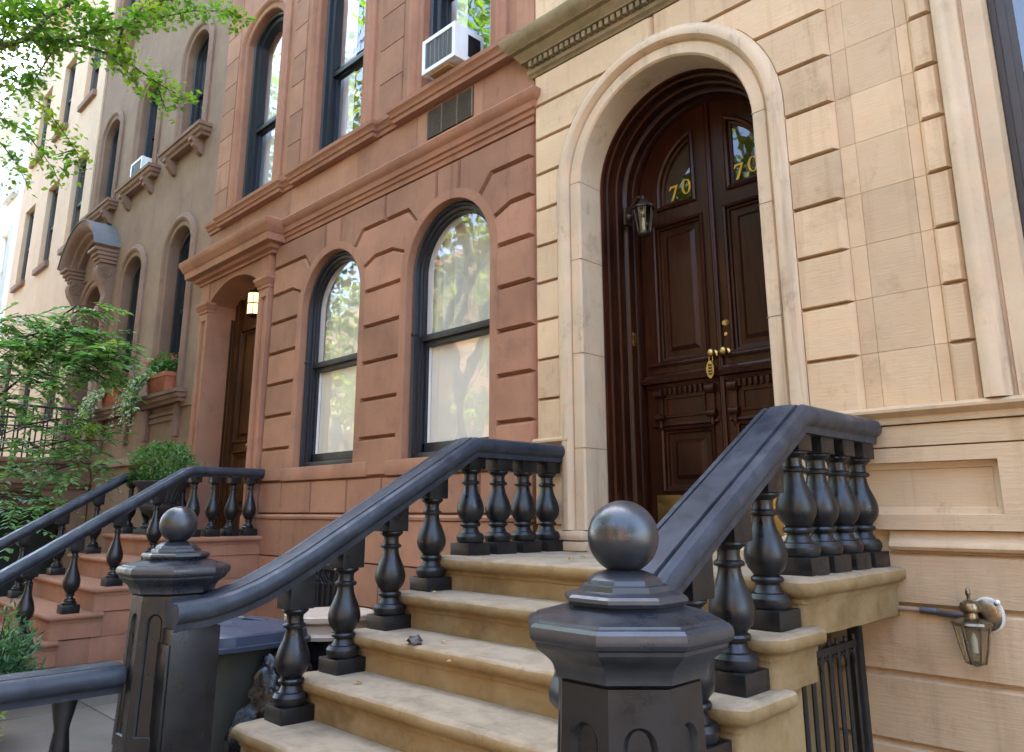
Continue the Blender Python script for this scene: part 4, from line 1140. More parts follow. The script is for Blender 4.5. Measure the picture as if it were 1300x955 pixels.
def rail3(pts, prof):
    pts = [Vector(p) for p in pts]; m = MB(); vs = []; P = len(prof)
    for i, p in enumerate(pts):
        a = (p-pts[i-1]).normalized() if i > 0 else None
        b = (pts[i+1]-p).normalized() if i < len(pts)-1 else None
        t = ((a or b)+(b or a)).normalized()
        half = math.acos(max(-1, min(1, (a or b).dot(b or a))))/2
        L = t.cross(Vector((0, 0, 1))).normalized(); U = L.cross(t).normalized()
        k = 1/math.cos(half)
        for l, n in prof: vs.append(p+L*l+U*n*k)
    fs = []
    for i in range(len(pts)-1):
        for k in range(P): fs.append((i*P+k, (i+1)*P+k, (i+1)*P+(k+1) % P, i*P+(k+1) % P))
    fs.append(list(range(P))); fs.append([(len(pts)-1)*P+k for k in range(P)][::-1])
    m.add(vs, fs); return m
def rail_prof(hw, th):
    h = [(0, 0), (hw*.30, -.001), (hw*.50, -.003), (hw*.53, -.020), (hw*.60, -.022), (hw*.63, -.006), (hw*.76, -.004), (hw*.90, -.014), (hw*.985, -.035), (hw, -.052), (hw*.97, -.07), (hw*.88, -.083), (hw*.80, -.088), (hw*.74, -.095), (hw*.72, -th), (0, -th)]
    return h + [(-a, b) for a, b in h[-2:0:-1]]
BAL = [(.040, .0), (.078, .004), (.086, .022), (.086, .040), (.074, .058), (.060, .062), (.052, .074), (.046, .090), (.049, .098), (.061, .102), (.064, .112), (.060, .121), (.050, .126), (.056, .136), (.070, .152), (.081, .176), (.085, .198), (.083, .222), (.076, .248), (.064, .278), (.052, .305), (.045, .330), (.042, .350), (.043, .356), (.056, .360), (.058, .370), (.053, .377), (.044, .382), (.041, .40), (.043, .418), (.058, .430), (.066, .438), (.064, .446), (.05, .450)]
BAL2 = [(.040, .0), (.060, .004), (.062, .020), (.050, .030), (.052, .036), (.048, .050), (.030, .056), (.026, .075), (.040, .082), (.040, .092), (.030, .097), (.045, .112), (.066, .150), (.073, .185), (.070, .22), (.056, .27), (.040, .315), (.028, .36), (.024, .41), (.036, .416), (.036, .428), (.026, .434), (.025, .45), (.038, .462), (.042, .472), (.03, .478)]
def baluster_mesh(name, prof, block, pw, bw, ph=.074):
    m = MB(); m.box(-pw/2, pw/2, -pw/2, pw/2, 0, ph, .006)
    m.lathe(prof, 0, 0, ph-.002, seg=28)
    zt = ph+prof[-1][1]-.004
    m.box(-bw/2, bw/2, -bw/2, bw/2, zt, zt+block, .004)
    o = obj(name, m, M['iron'], None, ang=32)
    me = o.data; bpy.data.objects.remove(o); return me
ME_L = baluster_mesh('baluster', BAL, .12, .176, .135); ME_S = [baluster_mesh('baluster', BAL, .125+.017*k, .176, .135) for k in range(5)]
ME2_L = baluster_mesh('baluster', BAL2, .15, .15, .11); ME2_S = baluster_mesh('baluster', BAL2, .13, .15, .11)
def place(me, par, loc, name='baluster'):
    o = bpy.data.objects.new(name, me); COL.objects.link(o); o.parent = par
    o.rotation_euler = (random.gauss(0, .004), random.gauss(0, .004), random.gauss(0, .02)); o.location = Vector(loc)-ORG[par.name]; ORG[o.name] = ORG[par.name]; return o
def newel(par, x, y, zb, r=1.):
    """octagonal newel: panelled tapering shaft, moulded cap, ball"""
    m = MB()
    ztop, zbot = 1.245, zb+.16
    rt, rb = .158*r, .178*r
    m.box(x-.215, x+.215, y-.215, y+.215, zb-.25, zb+.05, .012)
    m.lathe([(.215, zb+.05), (.225, zb+.07), (.21, zb+.10), (.19, zb+.12), (.185, zb+.17)], x, y, 0, seg=8, phase=PI/8)
    for k in range(8):
        a = k*PI/4; c_, s_ = math.cos(a), math.sin(a)
        def P(s, z, dpt=0.):
            f = (z-zbot)/(ztop-zbot); ap = (rb+(rt-rb)*f)-dpt; hw = ap*math.tan(PI/8) if not dpt else (rb+(rt-rb)*f)*math.tan(PI/8)
            return (x+c_*ap-s_*s*hw, y+s_*ap+c_*s*hw, z)
        hwm = .56; zb2, zt2 = zbot+.05, ztop-.075
        arch_ = [(-hwm, zb2), (hwm, zb2)] + [(hwm*math.cos(PI*i/10), zt2-.04+.04*math.sin(PI*i/10)) for i in range(11)]
        outer = [(-1, zbot), (1, zbot), (1, ztop), (-1, ztop)]
        loops = [[Vector((p[0], p[1], 0)) for p in l] for l in (outer, arch_)]
        m.add([P(*p) for p in outer+arch_], [tuple(t) for t in geometry.tessellate_polygon(loops)])
        n = len(arch_); ia = [(p[0]*.86, p[1] if p[1] > zb2+.001 else p[1]+.01) for p in arch_]
        m.add([P(*p) for p in arch_]+[P(p[0]*.9, p[1]-.004, .006) for p in ia]+[P(p[0]*.80, p[1]-.008, .012) for p in ia],
              [(i, (i+1) % n, n+(i+1) % n, n+i) for i in range(n)]+[(n+i, n+(i+1) % n, 2*n+(i+1) % n, 2*n+i) for i in range(n)]+[[2*n+i for i in range(n)]])
    post = obj('newel_post', m, M['iron'], par, ang=25)
    m = MB()
    m.lathe([(.150, 1.232), (.160, 1.240), (.172, 1.250), (.186, 1.256), (.187, 1.268), (.191, 1.279), (.200, 1.291), (.214, 1.303), (.229, 1.314), (.236, 1.322), (.2375, 1.330), (.246, 1.336), (.2508, 1.344), (.2520, 1.354), (.2490, 1.365), (.241, 1.373), (.229, 1.376), (.226, 1.380), (.141, 1.402), (.138, 1.405), (.147, 1.409), (.1525, 1.417), (.151, 1.425), (.143, 1.431), (.119, 1.434), (.111, 1.438), (.107, 1.450)], x, y, 0, seg=8, phase=PI/8, caps=False)
    m.lathe([(.107, 1.449), (.095, 1.452), (.090, 1.462), (.072, 1.475), (.045, 1.483), (.030, 1.487), (.026, 1.490), (.028, 1.50)], x, y, 0, seg=8, phase=PI/8)
    obj('cap', m, M['rail'], post, ang=22)
    obj('ball', MB().ball((x, y, 1.561), .0865, seg=40), M['rail'], post)
    return post
NOSE = lambda k: (NY0-TR*k, ZL-RISE*k)
def balustrade(ax, label, nx, ny, drift, inward):
    t = thing('iron_balustrade', label, 'balustrade', (ax, -1.2, 1.2), 'ball-topped balustrades of number 70')
    pts = [(ax, -.06, 2.08), (ax, -.5, 2.08), (ax, -.90, 2.08), (ax, -1.4, 1.792), (ax, -1.8, 1.562), (ax, -2.02, 1.435), (ax+drift*.1, -2.16, 1.361), (ax+drift*.25, -2.28, 1.306), (ax+drift*.5, -2.40, 1.265), (ax+drift*.75, -2.52, 1.238), (ax+drift, -2.66 if drift == 0 else -2.54, 1.228)]
    obj('handrail', rail3(pts, rail_prof(.118, .125)), M['slate_rail'], t, ang=30)
    for i in range(4): place(ME_L, t, (ax, -.845+.235*i, ZL))
    for k in range(1, 5):
        yk, zk = NOSE(k); place(ME_S[k], t, (ax+drift*(.15 if k == 4 else 0), yk+.245, zk))
    newel(t, nx, ny, .45)
    m = MB(); xx = ax+drift*.9; m.box(xx-.07, xx+.07, -2.66+drift*.5, -2.44, .45, 1.115, .008); m.box(xx-.055, xx+.055, -2.672+drift*.5, -2.64+drift*.5, .55, 1.05, .006); m.box(xx-.045, xx+.045, -2.64, -2.50, 1.1, 1.14)
    obj('end_post', m, M['iron'], t)
    return t
balustrade(-3.62, 'black iron balustrade with a ball newel along the left edge of the tan stoop', -3.80, -2.575, .0, 1)
balustrade(-1.51, 'black iron balustrade with a ball newel along the right edge of the tan stoop', -1.165, -2.55, .30, -1)
# low rail running on from the left newel to the street
t = thing('low_rail', 'low dark iron rail running from the foot of the left ball newel to the street', 'railing', (-3.92, -3.3, .5))
obj('handrail', rail3([(-3.92, -2.74, .945), (-3.92, -3.6, .945), (-3.92, -4.4, .945)], rail_prof(.105, .12)), M['slate_rail'], t)
for y in (-2.95, -3.3, -3.65, -4.0):
    m = MB(); m.lathe([(.07, 0), (.07, .05), (.05, .07), (.03, .1), (.06, .3), (.06, .45), (.03, .7), (.05, .8), (.05, .86)], -3.92, y, 0, seg=16); obj('stub_baluster', m, M['iron'], t)

# ---- stoop of the red-brown house
s2 = thing('stone_stoop', 'smooth reddish brownstone stoop climbing to the lit doorway', 'stoop', (-8.9, -1.4, 0))
ZL2, R2, T2, N2 = 1.37, .2155, .345, -.985
X2L, X2R = -10.02, -7.855
obj('landing', stone_step(X2L, X2R, N2, -.03, ZL2, .19, nose=.04, th=.055, amp=.0012), M['brown_trim'], s2, ang=60)
for k in range(1, 6):
    zt = ZL2-R2*k; yf = N2-T2*k
    obj('step', stone_step(X2L, X2R, yf, yf+T2+.12, zt, .215, nose=.035, th=.05, amp=.0012), M['brown_trim'], s2, ang=60)
m = MB()
for k in range(0, 6):
    zt = ZL2-R2*k-(.19 if k == 0 else .215); yf = N2-T2*k; z = 0
    yb = -.03 if k == 0 else yf+T2+.045
    lo = [q for q in (0, .28, .50, .72, .94, zt) if q <= zt]
    for a, b in zip(lo[:-1], lo[1:]):
        if b-a > .02: m.box(X2L+.05, X2R-.052, yf+.045, yb, a+.0015, b-.0015, .004, tint=random.random())
obj('side_wall', m, M['brown_trim'], s2)
def balustrade2(ax, label):
    t = thing('iron_balustrade', label, 'balustrade', (ax, -1.2, 1.2), 'slender balustrades of the red-brown stoop')
    sl_ = .632
    pts = [(ax, .0, 2.085), (ax, -.4, 2.085), (ax, -.83, 2.085), (ax, -.90, 2.06), (ax, -1.6, 2.06-.7*sl_), (ax, -2.4, 2.06-1.5*sl_), (ax, -2.9, 2.06-2.0*sl_)]
    obj('handrail', rail3(pts, rail_prof(.10, .105)), M['slate_rail'], t, ang=30)
    for i in range(4): place(ME2_L, t, (ax, -.77+.205*i, ZL2))
    for k in range(1, 6): place(ME2_S, t, (ax, N2-T2*k+.20, ZL2-R2*k))
    m = MB(); m.box(ax-.13, ax+.13, -3.15, -2.88, 0, .95, .02); m.box(ax-.16, ax+.16, -3.18, -2.85, .95, 1.02, .02); obj('newel_post', m, M['iron'], t)
balustrade2(-7.985, 'slender iron balustrade along the near side of the reddish brownstone stoop')
balustrade2(-9.80, 'slender iron balustrade along the far side of the reddish brownstone stoop')

# ---- stoop of the dark house: side wall with an arch under it, iron railing above
s3 = thing('stone_stoop', 'dark brownstone stoop with an arch under it, half hidden by leaves', 'stoop', (-15, -1.3, 0))
X3 = -14.0
m = MB()
aw = [(X3, y, z) for y, z in ()]
def yz_plate(mb, outer, hole, x, th):
    t = MB(); t.plate(outer, [hole] if hole else [], 0, th)
    mb.add([(x-p[1], p[0], p[2]) for p in t.v], t.f)
hole = [(-1.75, 0)] + [(-1.0+.75*math.cos(a), 1.15+.8*math.sin(a)) for a in [PI-PI*i/16 for i in range(17)]] + [(-.25, 0)]
yz_plate(m, [(-2.2, .0), (-.02, .0), (-.02, 2.05), (-2.2, 2.05)], hole[::-1], X3, .3)
yz_plate(m, [(-4.6, 0), (-2.2, 0), (-2.2, 2.05), (-2.45, 2.05), (-4.6, .25)], None, X3, .3)
m.box(-16.1, X3-.3, -2.2, -.02, 1.7, 2.05); m.box(-16.1, -15.9, -2.2, -.02, 0, 1.7)
obj('side_wall', m, M['dark_brown'], s3)
m = MB(); m.box(-16.15, X3+.09, -2.3, -.02, 2.05, 2.15, .02); m.box(-16.12, X3+.05, -2.25, -.02, 1.98, 2.05, .02); m.box(-16.1, X3+.06, -2.2, -.02, 2.38, 2.46, .02); m.box(-16.1, X3+.02, -2.2, -.02, 2.15, 2.38)
obj('landing', m, M['dark_trim'], s3)
for k in range(1, 11):
    m = MB(); m.box(-16.0, X3-.02, -2.2-.27*k, -1.9-.27*k, 0, 2.3-.21*k, .015); obj('step', m, M['dark_trim'], s3)
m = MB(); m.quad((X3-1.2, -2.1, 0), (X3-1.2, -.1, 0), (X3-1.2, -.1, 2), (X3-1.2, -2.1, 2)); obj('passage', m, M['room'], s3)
rl = thing('iron_railing', 'thin black iron railing on the dark brownstone stoop behind leaves', 'railing', (X3, -1.3, 2.46))
m = MB()
m.tube([(X3, -.05, 3.28), (X3, -2.2, 3.28), (X3, -4.6, 1.3)], .022, seg=8); m.tube([(X3, -.05, 2.95), (X3, -2.2, 2.95)], .014, seg=6)
m.tube([(X3, -.05, 2.55), (X3, -2.2, 2.55), (X3, -4.6, .6)], .014, seg=6)
obj('rails', m, M['gate_iron'], rl)
for i in range(13):
    y = -.12-i*.17; m = MB(); m.tube([(X3, y, 2.46), (X3, y, 3.28)], .013, seg=6); m.ball((X3, y, 2.75), .022, seg=8); obj('picket', m, M['gate_iron'], rl)
rf = thing('iron_railing', 'thin black iron railing at the far side of the dark brownstone stoop', 'railing', (-15.9, -1.3, 2.46))
m = MB(); m.tube([(-15.9, -.05, 3.28), (-15.9, -2.2, 3.28), (-15.9, -4.6, 1.3)], .022, seg=8)
obj('rails', m, M['gate_iron'], rf)
for i in range(13):
    y = -.12-i*.17; m = MB(); m.tube([(-15.9, y, 2.46), (-15.9, y, 3.28)], .013, seg=6); obj('picket', m, M['gate_iron'], rf)

# ================================================================== bins between the stoops
def blob(m, c, rx, ry, rz, seed, amp=.25, seg=26):
    b = len(m.v); m.ball((0, 0, 0), 1., seg=seg)
    for i in range(b, len(m.v)):
        p = Vector(m.v[i]); n = 1+amp*mnoise.noise(p*1.5+Vector((seed, 0, 0)))-amp*.55*abs(mnoise.noise(Vector((p.x*3.2, p.y*3.2, p.z*1.3))+Vector((0, seed, 0))))-amp*.25*abs(mnoise.noise(p*8+Vector((0, seed, 0))))
        m.v[i] = (c[0]+p.x*rx*n, c[1]+p.y*ry*n, max(.0, c[2]+p.z*rz*n))
def rounded(cx, cy, hx, hy, r, n=6):
    out = []
    for sx, sy, a0 in ((1, 1, 0), (-1, 1, 90), (-1, -1, 180), (1, -1, 270)):
        for i in range(n+1):
            a = R(a0+90*i/n); out.append((cx+sx*(hx-r)+r*math.cos(a), cy+sy*(hy-r)+r*math.sin(a)))
    return out
def loft(m, rings, top=True, bottom=True):
    n = len(rings[0]); vs = [p for r_ in rings for p in r_]
    fs = [(j*n+i, j*n+(i+1) % n, (j+1)*n+(i+1) % n, (j+1)*n+i) for j in range(len(rings)-1) for i in range(n)]
    if bottom: fs.append(list(range(n))[::-1])
    if top: fs.append([(len(rings)-1)*n+i for i in range(n)])
    m.add(vs, fs)
bn = thing('trash_bin', 'bin with a blue-grey lid behind the left balustrade of the tan stoop', 'trash bin', (-4.78, -1.76, 0))
bx, by = -4.78, -1.76
def rr_(h, z, r=.16): return [(p[0], p[1], z) for p in rounded(bx, by, h, h, r)]
m = MB(); loft(m, [rr_(.25, 0), rr_(.31, .86)]); obj('body', m, M['bin_body'], bn)
m = MB(); loft(m, [rr_(.375, .825, .2), rr_(.385, .83, .2), rr_(.385, .855, .2), rr_(.370, .86, .2), rr_(.362, .91, .2), rr_(.352, .92, .2), rr_(.18, .955, .12), rr_(.05, .96, .04)])
m.tube([(bx-.10, by+.05, .959), (bx+.03, by+.03, .97), (bx+.14, by+.12, .955)], .008, seg=6)
obj('lid', m, M['bin_blue'], bn, ang=30)
bb = thing('trash_bin', 'round bin with a faded beige two-rimmed lid beside the tan steps', 'trash bin', (-4.98, -.93, 0))
cx_, cy_ = -4.93, -1.0
m = MB(); m.lathe([(.22, 0), (.25, .02), (.285, .775)], cx_, cy_, 0, seg=32); obj('body', m, M['bag'], bb)
m = MB(); m.lathe([(.27, .775), (.315, .777), (.318, .80), (.308, .81), (.285, .817), (.285, .875), (.305, .881), (.312, .89), (.312, .92), (.302, .928), (.10, .931), (.01, .930)], cx_, cy_, 0, seg=40); obj('lid', m, M['bin_beige'], bb, ang=30)
for lab, c, rr3, sd in (('black plastic trash bag slumped against the blue-lidded bin', (-4.36, -1.62, .36), (.26, .30, .42), 1.3), ('black plastic trash bag under the beige round lid', (-4.46, -1.05, .28), (.24, .28, .38), 4.1)):
    t = thing('trash_bag', lab, 'trash bag', (c[0], c[1], 0))
    m = MB(); blob(m, c, *rr3, sd, amp=.5, seg=60); obj('bag', m, M['bag'], t, ang=70)
    m = MB(); m.tube([(c[0], c[1], c[2]+rr3[2]*.9), (c[0]+.03, c[1], c[2]+rr3[2]*1.08), (c[0]+.08, c[1]-.03, c[2]+rr3[2]*1.2)], [.05, .025, .05], seg=8); obj('knot', m, M['bag'], t)

# ================================================================== plants
def leafy(m, p, d, up, L, W, tint):
    d = d.normalized(); s = d.cross(up)
    if s.length < .05: s = d.cross(Vector((.3, .9, .1)))
    s.normalize(); n = s.cross(d)
    a = p; b = p+d*L*.45+s*W*.5+n*L*.06; c = p+d*L*.45-s*W*.5+n*L*.06; e = p+d*L-n*L*.05
    f = p+d*L*.5
    i = len(m.v)
    m.v += [tuple(a), tuple(b), tuple(e), tuple(c)]; m.t += [tint]*4
    m.f += [[i, i+1, i+2], [i, i+2, i+3]]; m.sm += [False, False]
def rv(): 
    while True:
        v = Vector((random.uniform(-1, 1), random.uniform(-1, 1), random.uniform(-1, 1)))
        if .05 < v.length < 1: return v.normalized()
def twig_leaves(m, pts, n, spread, L, droop=.4, ratio=.55):
    pts = [Vector(p) for p in pts]
    for _ in range(n):
        k = random.randrange(len(pts)-1); f = random.random()
        p = pts[k].lerp(pts[k+1], f)
        p = p + rv()*spread*random.random()**.7
        dr = rv(); dr.z = dr.z*.6-droop
        l = L*random.uniform(.6, 1.25)
        leafy(m, p, dr, (Vector((0, 0, 1))+rv()*.5), l, l*ratio*random.uniform(.8, 1.2), random.random())

# street tree at the kerb: its boughs hang into the top left of the view
BR = [[(-7.61,-3.37,5.47),(-7.31,-3.1,5.57),(-7.13,-2.94,5.64),(-7.08,-2.83,5.89),(-6.99,-2.66,6.09),(-6.94,-2.54,6.34)],[(-7.13,-2.94,5.64),(-6.98,-2.8,5.64),(-6.95,-2.64,5.7),(-6.91,-2.49,5.83),(-6.92,-2.27,5.99),(-6.94,-2.08,6.26),(-6.95,-1.88,6.5),(-6.84,-1.67,6.65)],[(-7.1,-2.91,5.62),(-7.04,-2.72,5.67),(-7.08,-2.5,5.75),(-7.14,-2.28,5.8),(-7.12,-2.11,5.77),(-7.06,-1.87,5.65),(-7.05,-1.7,5.61),(-6.95,-1.57,5.52)],[(-6.91,-2.49,5.83),(-6.85,-2.46,5.91),(-7.02,-2.54,6.06),(-7.23,-2.64,6.18)],[(-6.87,-2.22,6.02),(-6.94,-1.94,6.27),(-6.99,-1.64,6.52),(-6.91,-1.31,6.65),(-6.92,-1.16,6.6)],[(-7.98,-3.32,5.5),(-7.79,-3.11,5.47),(-7.68,-2.85,5.42),(-7.66,-2.65,5.33),(-7.58,-2.52,5.15),(-7.62,-2.35,4.98),(-7.6,-2.27,4.8)],[(-8.37,-3.24,5.42),(-8.19,-2.89,5.32),(-8.16,-2.69,5.26),(-8.08,-2.55,5.07),(-8.12,-2.4,4.93),(-8.09,-2.31,4.74)],[(-8.71,-3.11,5.27),(-8.45,-2.82,5.19),(-8.48,-2.66,5.05),(-8.43,-2.54,4.82)],[(-7.14,-2.28,5.8),(-7.14,-2.09,5.67),(-7.11,-2.02,5.55)],[(-7.06,-1.87,5.65),(-7.06,-1.82,5.51),(-7.14,-1.73,5.43)],[(-7.04,-2.72,5.67),(-7.03,-2.79,5.47),(-7.13,-2.84,5.3),(-7.23,-2.88,5.13)],[(-6.92,-2.27,5.99),(-7.08,-2.24,5.87),(-7.04,-2.17,5.76)],[(-7.62,-2.35,4.98),(-7.68,-2.4,4.96),(-7.75,-2.47,4.93)],[(-7.08,-2.83,5.89),(-7.27,-2.92,6.03),(-7.36,-3.03,6.09),(-7.45,-3.15,6.17)],[(-7.31,-3.1,5.57),(-7.23,-3.08,5.77),(-7.13,-3.03,5.9)],[(-7.46,-3.24,5.51),(-7.28,-3.13,5.31),(-7.17,-3.0,5.24),(-7.04,-2.89,5.28)]]
tr = thing('street_tree', 'leafy street tree whose boughs hang in at the top left corner', 'tree', (-11.4, -5.5, 0))
m = MB()
m.tube([(-11.4, -5.5, 0), (-11.38, -5.5, .25), (-11.35, -5.48, 1.2), (-11.2, -5.4, 2.6), (-11.0, -5.2, 3.7)], [.24, .19, .165, .15, .14], seg=14)
m.tube([(-11.0, -5.2, 3.7), (-10.4, -4.9, 4.4), (-9.4, -4.4, 4.95), (-8.5, -3.9, 5.3), (-7.61, -3.37, 5.47)], [.10, .085, .065, .05, .032], seg=9)
m.tube([(-11.0, -5.2, 3.7), (-11.5, -5.3, 5.2), (-11.2, -5.6, 6.8), (-11.6, -5.2, 8.6), (-11.3, -5.0, 10.2)], [.13, .11, .09, .06, .02], seg=9)
m.tube([(-11.3, -5.0, 10.2), (-11.5, -5.4, 12.), (-11.2, -6.0, 14.5)], [.05, .04, .01], seg=6)
m.tube([(-11.3, -5.35, 4.6), (-12.4, -4.6, 6.0), (-12.9, -4.2, 7.6)], [.08, .06, .02], seg=7)
m.tube([(-11.3, -5.45, 6.), (-10., -6.4, 7.6), (-9.6, -6.9, 9.)], [.07, .05, .02], seg=7)
m.tube([(-11.25, -5.4, 5.2), (-10.2, -5.2, 6.6), (-9.2, -4.9, 7.9)], [.07, .05, .02], seg=7)
m.tube([(-8.5, -3.9, 5.3), (-8.1, -3.5, 5.4), (-7.98, -3.32, 5.5)], [.03, .02, .012], seg=6)
for i, b in enumerate(BR):
    r0 = .032 if i == 0 else .017 if i < 3 else .010
    m.tube(b, [max(.003, r0*(1-j/(len(b)))) for j in range(len(b))], seg=6)
obj('trunk', m, M['bark'], tr)
random.seed(31)
m = MB()
for i, b in enumerate(BR):
    n = {0: 380, 1: 480, 2: 420, 3: 200, 4: 380, 5: 240, 6: 150, 7: 90, 8: 70, 9: 40, 10: 140, 11: 100, 12: 20, 13: 420, 14: 360, 15: 170}[i]
    twig_leaves(m, b[1:] if i in (5, 6, 7) else b, n, .16 if i not in (13, 14, 0) else .24, .070, droop=.35, ratio=.62)
for c, rr4, n in (((-11.4, -5.3, 8.2), (2.0, 1.8, 2.0), 1500), ((-12.6, -4.6, 7.4), (1.4, 1.3, 1.4), 700), ((-9.6, -6.2, 8.6), (1.6, 1.5, 1.5), 900), ((-9.4, -4.6, 8.4), (1.5, 1.3, 1.2), 700), ((-11.6, -5.6, 11.5), (2.6, 2.0, 2.2), 1300), ((-10.4, -6.3, 14.), (2.6, 2.0, 2.2), 1300), ((-13.2, -6.0, 14.2), (2.4, 1.8, 2.2), 1100)):
    for _ in range(n):
        p = Vector(c)+Vector((a*b for a, b in zip(rv()*random.random()**.45, rr4))); l = random.uniform(.13, .21); leafy(m, p, rv()-Vector((0, 0, .4)), Vector((0, 0, 1))+rv()*.6, l, l*.65, random.random())
obj('crown', m, M['leaf'], tr)
def clump_tree(name_label, base, h, crown, n, L, leaf, tk=.16, group=None, seed=1, clumps=26):
    random.seed(seed)
    t = thing('street_tree', name_label, 'tree', base, group)
    b = Vector(base); m = MB()
    m.tube([b, b+Vector((0, 0, .3)), b+Vector((.1, .05, h*.22)), b+Vector((.05, .1, h*.45)), b+Vector((.05, .1, h*.72))], [tk*1.4, tk, tk*.85, tk*.7, tk*.2], seg=12)
    cm_ = MB(); top = b+Vector((.05, .1, h*.42))
    for k in range(clumps):
        q = rv()*random.uniform(.45, 1.); c = Vector(crown[0])+Vector((q.x*crown[1][0], q.y*crown[1][1], q.z*crown[1][2]))
        f0 = random.uniform(.0, .75); s0 = top+Vector((0, 0, h*.28*f0))
        mid = s0.lerp(c, .5)+rv()*.3-Vector((0, 0, .3))
        m.tube([s0, mid, c], [tk*.35, tk*.2, tk*.06], seg=5)
        s_ = random.uniform(.28, .46)*min(crown[1])
        for _ in range(n//clumps):
            p = c+Vector((a*b_ for a, b_ in zip(rv()*random.random()**.5, (s_*1.3, s_*1.3, s_*.8))))
            l = L*random.uniform(.6, 1.3); leafy(cm_, p, rv()-Vector((0, 0, .35)), Vector((0, 0, 1))+rv()*.6, l, l*.6, random.random())
    obj('trunk', m, M['bark'], t); obj('crown', cm_, leaf, t)
clump_tree('sunny yellow-green street tree in front of the white house', (-17.2, -4.2, 0), 11, ((-14.9, -3.0, 8.5), (1.7, 1.2, 2.4)), 4200, .085, M['leaf_far'], seed=4, clumps=40)
for i, (x, y, h) in enumerate(((-31, -16.8, 15), (-22.5, -17.2, 16), (-14.5, -16.9, 15), (-7, -17.1, 14), (7.5, -6.0, 9), (-18.6, -6.3, 18), (-25.5, -6.3, 16), (-39, -17, 15), (1.5, -17, 13), (-5.4, -6.6, 12.5))):
    clump_tree(('bushy street tree across the road, left end', 'tall street tree across the road in front of brick', 'bushy street tree across the road facing number 70', 'street tree across the road, right end', 'street tree at the near kerb right of number 70', 'street tree at the near kerb beyond the left edge', 'street tree at the near kerb far along the row', 'street tree across the road at the far end', 'street tree across the road straight opposite the right newel', 'street tree at the near kerb opposite the red-brown house')[i], (x, y, 0), h, ((x, y, h*.60), (3.2, 2.6, h*.36)), 3600, .26, M['leaf_far'], tk=.2, group='street trees beyond the road', seed=20+i, clumps=34)

# small tree with feathery sprays in front of the dark stoop
random.seed(8)
t = thing('small_tree', 'small feathery green tree in front of the dark brownstone stoop', 'tree', (-13.2, -2.4, 0))
tk_ = MB(); cr = MB()
tk_.tube([(-13.2, -2.4, 0), (-13.1, -2.3, 1.2), (-12.9, -2.1, 2.2), (-12.7, -1.9, 3.0), (-12.4, -1.5, 3.5)], [.06, .05, .04, .03, .015], seg=8)
def spray(p0, d, L, nl, ll, tw=True):
    """a compound leaf: leaflets in two rows along a drooping stalk"""
    p0 = Vector(p0); d = Vector(d).normalized(); pts = []
    for i in range(6):
        f = i/5; pts.append(p0+d*L*f+Vector((0, 0, -.28*L*f*f)))
    if tw: tk_.tube(pts, [.005, .004, .004, .003, .003, .002], seg=4)
    side = d.cross(Vector((0, 0, 1))).normalized()
    for i in range(nl):
        f = (i+1)/nl; k = min(4, int(f*5)); p = pts[k].lerp(pts[k+1], f*5-k)
        for s_ in (-1, 1):
            leafy(cr, p, side*s_+d*.55+Vector((0, 0, -.25))+rv()*.18, Vector((0, 0, 1))+rv()*.25, ll*random.uniform(.75, 1.15), ll*.5, random.random())
SPR = [((-12.12,-2.03,3.48),(-11.1,-1.59,3.93),9),((-11.92,-1.93,3.79),(-10.69,-1.33,3.96),9),((-11.69,-1.77,3.57),(-9.96,-1.05,3.55),10),((-11.95,-1.85,3.92),(-10.39,-1.13,3.83),8),((-11.26,-1.51,3.65),(-10.18,-1.04,3.31),7),((-12.27,-2.07,4.05),(-11.55,-1.69,4.21),7),((-11.94,-1.96,3.36),(-10.65,-1.36,3.27),7),((-11.25,-1.39,4.21),(-10.89,-1.2,4.3),3),((-10.86,-1.25,3.63),(-9.8,-1.0,3.46),6),((-11.91,-1.94,2.52),(-10.95,-1.47,2.69),5),((-11.78,-1.83,2.12),(-10.66,-1.32,2.19),6),((-11.78,-1.78,2.42),(-10.41,-1.15,2.48),6),((-11.51,-1.61,2.72),(-10.41,-1.09,2.73),5),((-11.05,-1.38,2.11),(-10.06,-1.0,2.18),6),((-11.59,-1.83,1.81),(-10.46,-1.4,1.71),5),((-11.26,-1.54,2.41),(-10.09,-0.98,2.47),4),((-11.96,-1.99,2.94),(-11.27,-1.62,3.06),4),((-10.93,-1.69,1.62),(-10.4,-1.55,1.48),2),((-11.55,-1.91,1.72),(-11.03,-1.68,1.71),3)]
for (p, q, n) in SPR:
    p, q = Vector(p), Vector(q)
    tk_.tube([p, (p+q)/2+Vector((0, 0, .06)), q], [.014, .009, .004], seg=5)
    for i in range(int(n*(4.4 if p.z > 2.6 else 2.5))):
        f = random.random(); s0 = p.lerp(q, f)+rv()*.08
        dd_ = (q-p).normalized()*random.uniform(.2, 1.)+rv()*.75; dd_.z = random.uniform(-.35, .3)
        spray(s0, dd_, random.uniform(.32, .55), random.randint(5, 7), random.uniform(.10, .14))
obj('trunk', tk_, M['twig'], t); obj('crown', cr, M['leaf_small'], t)

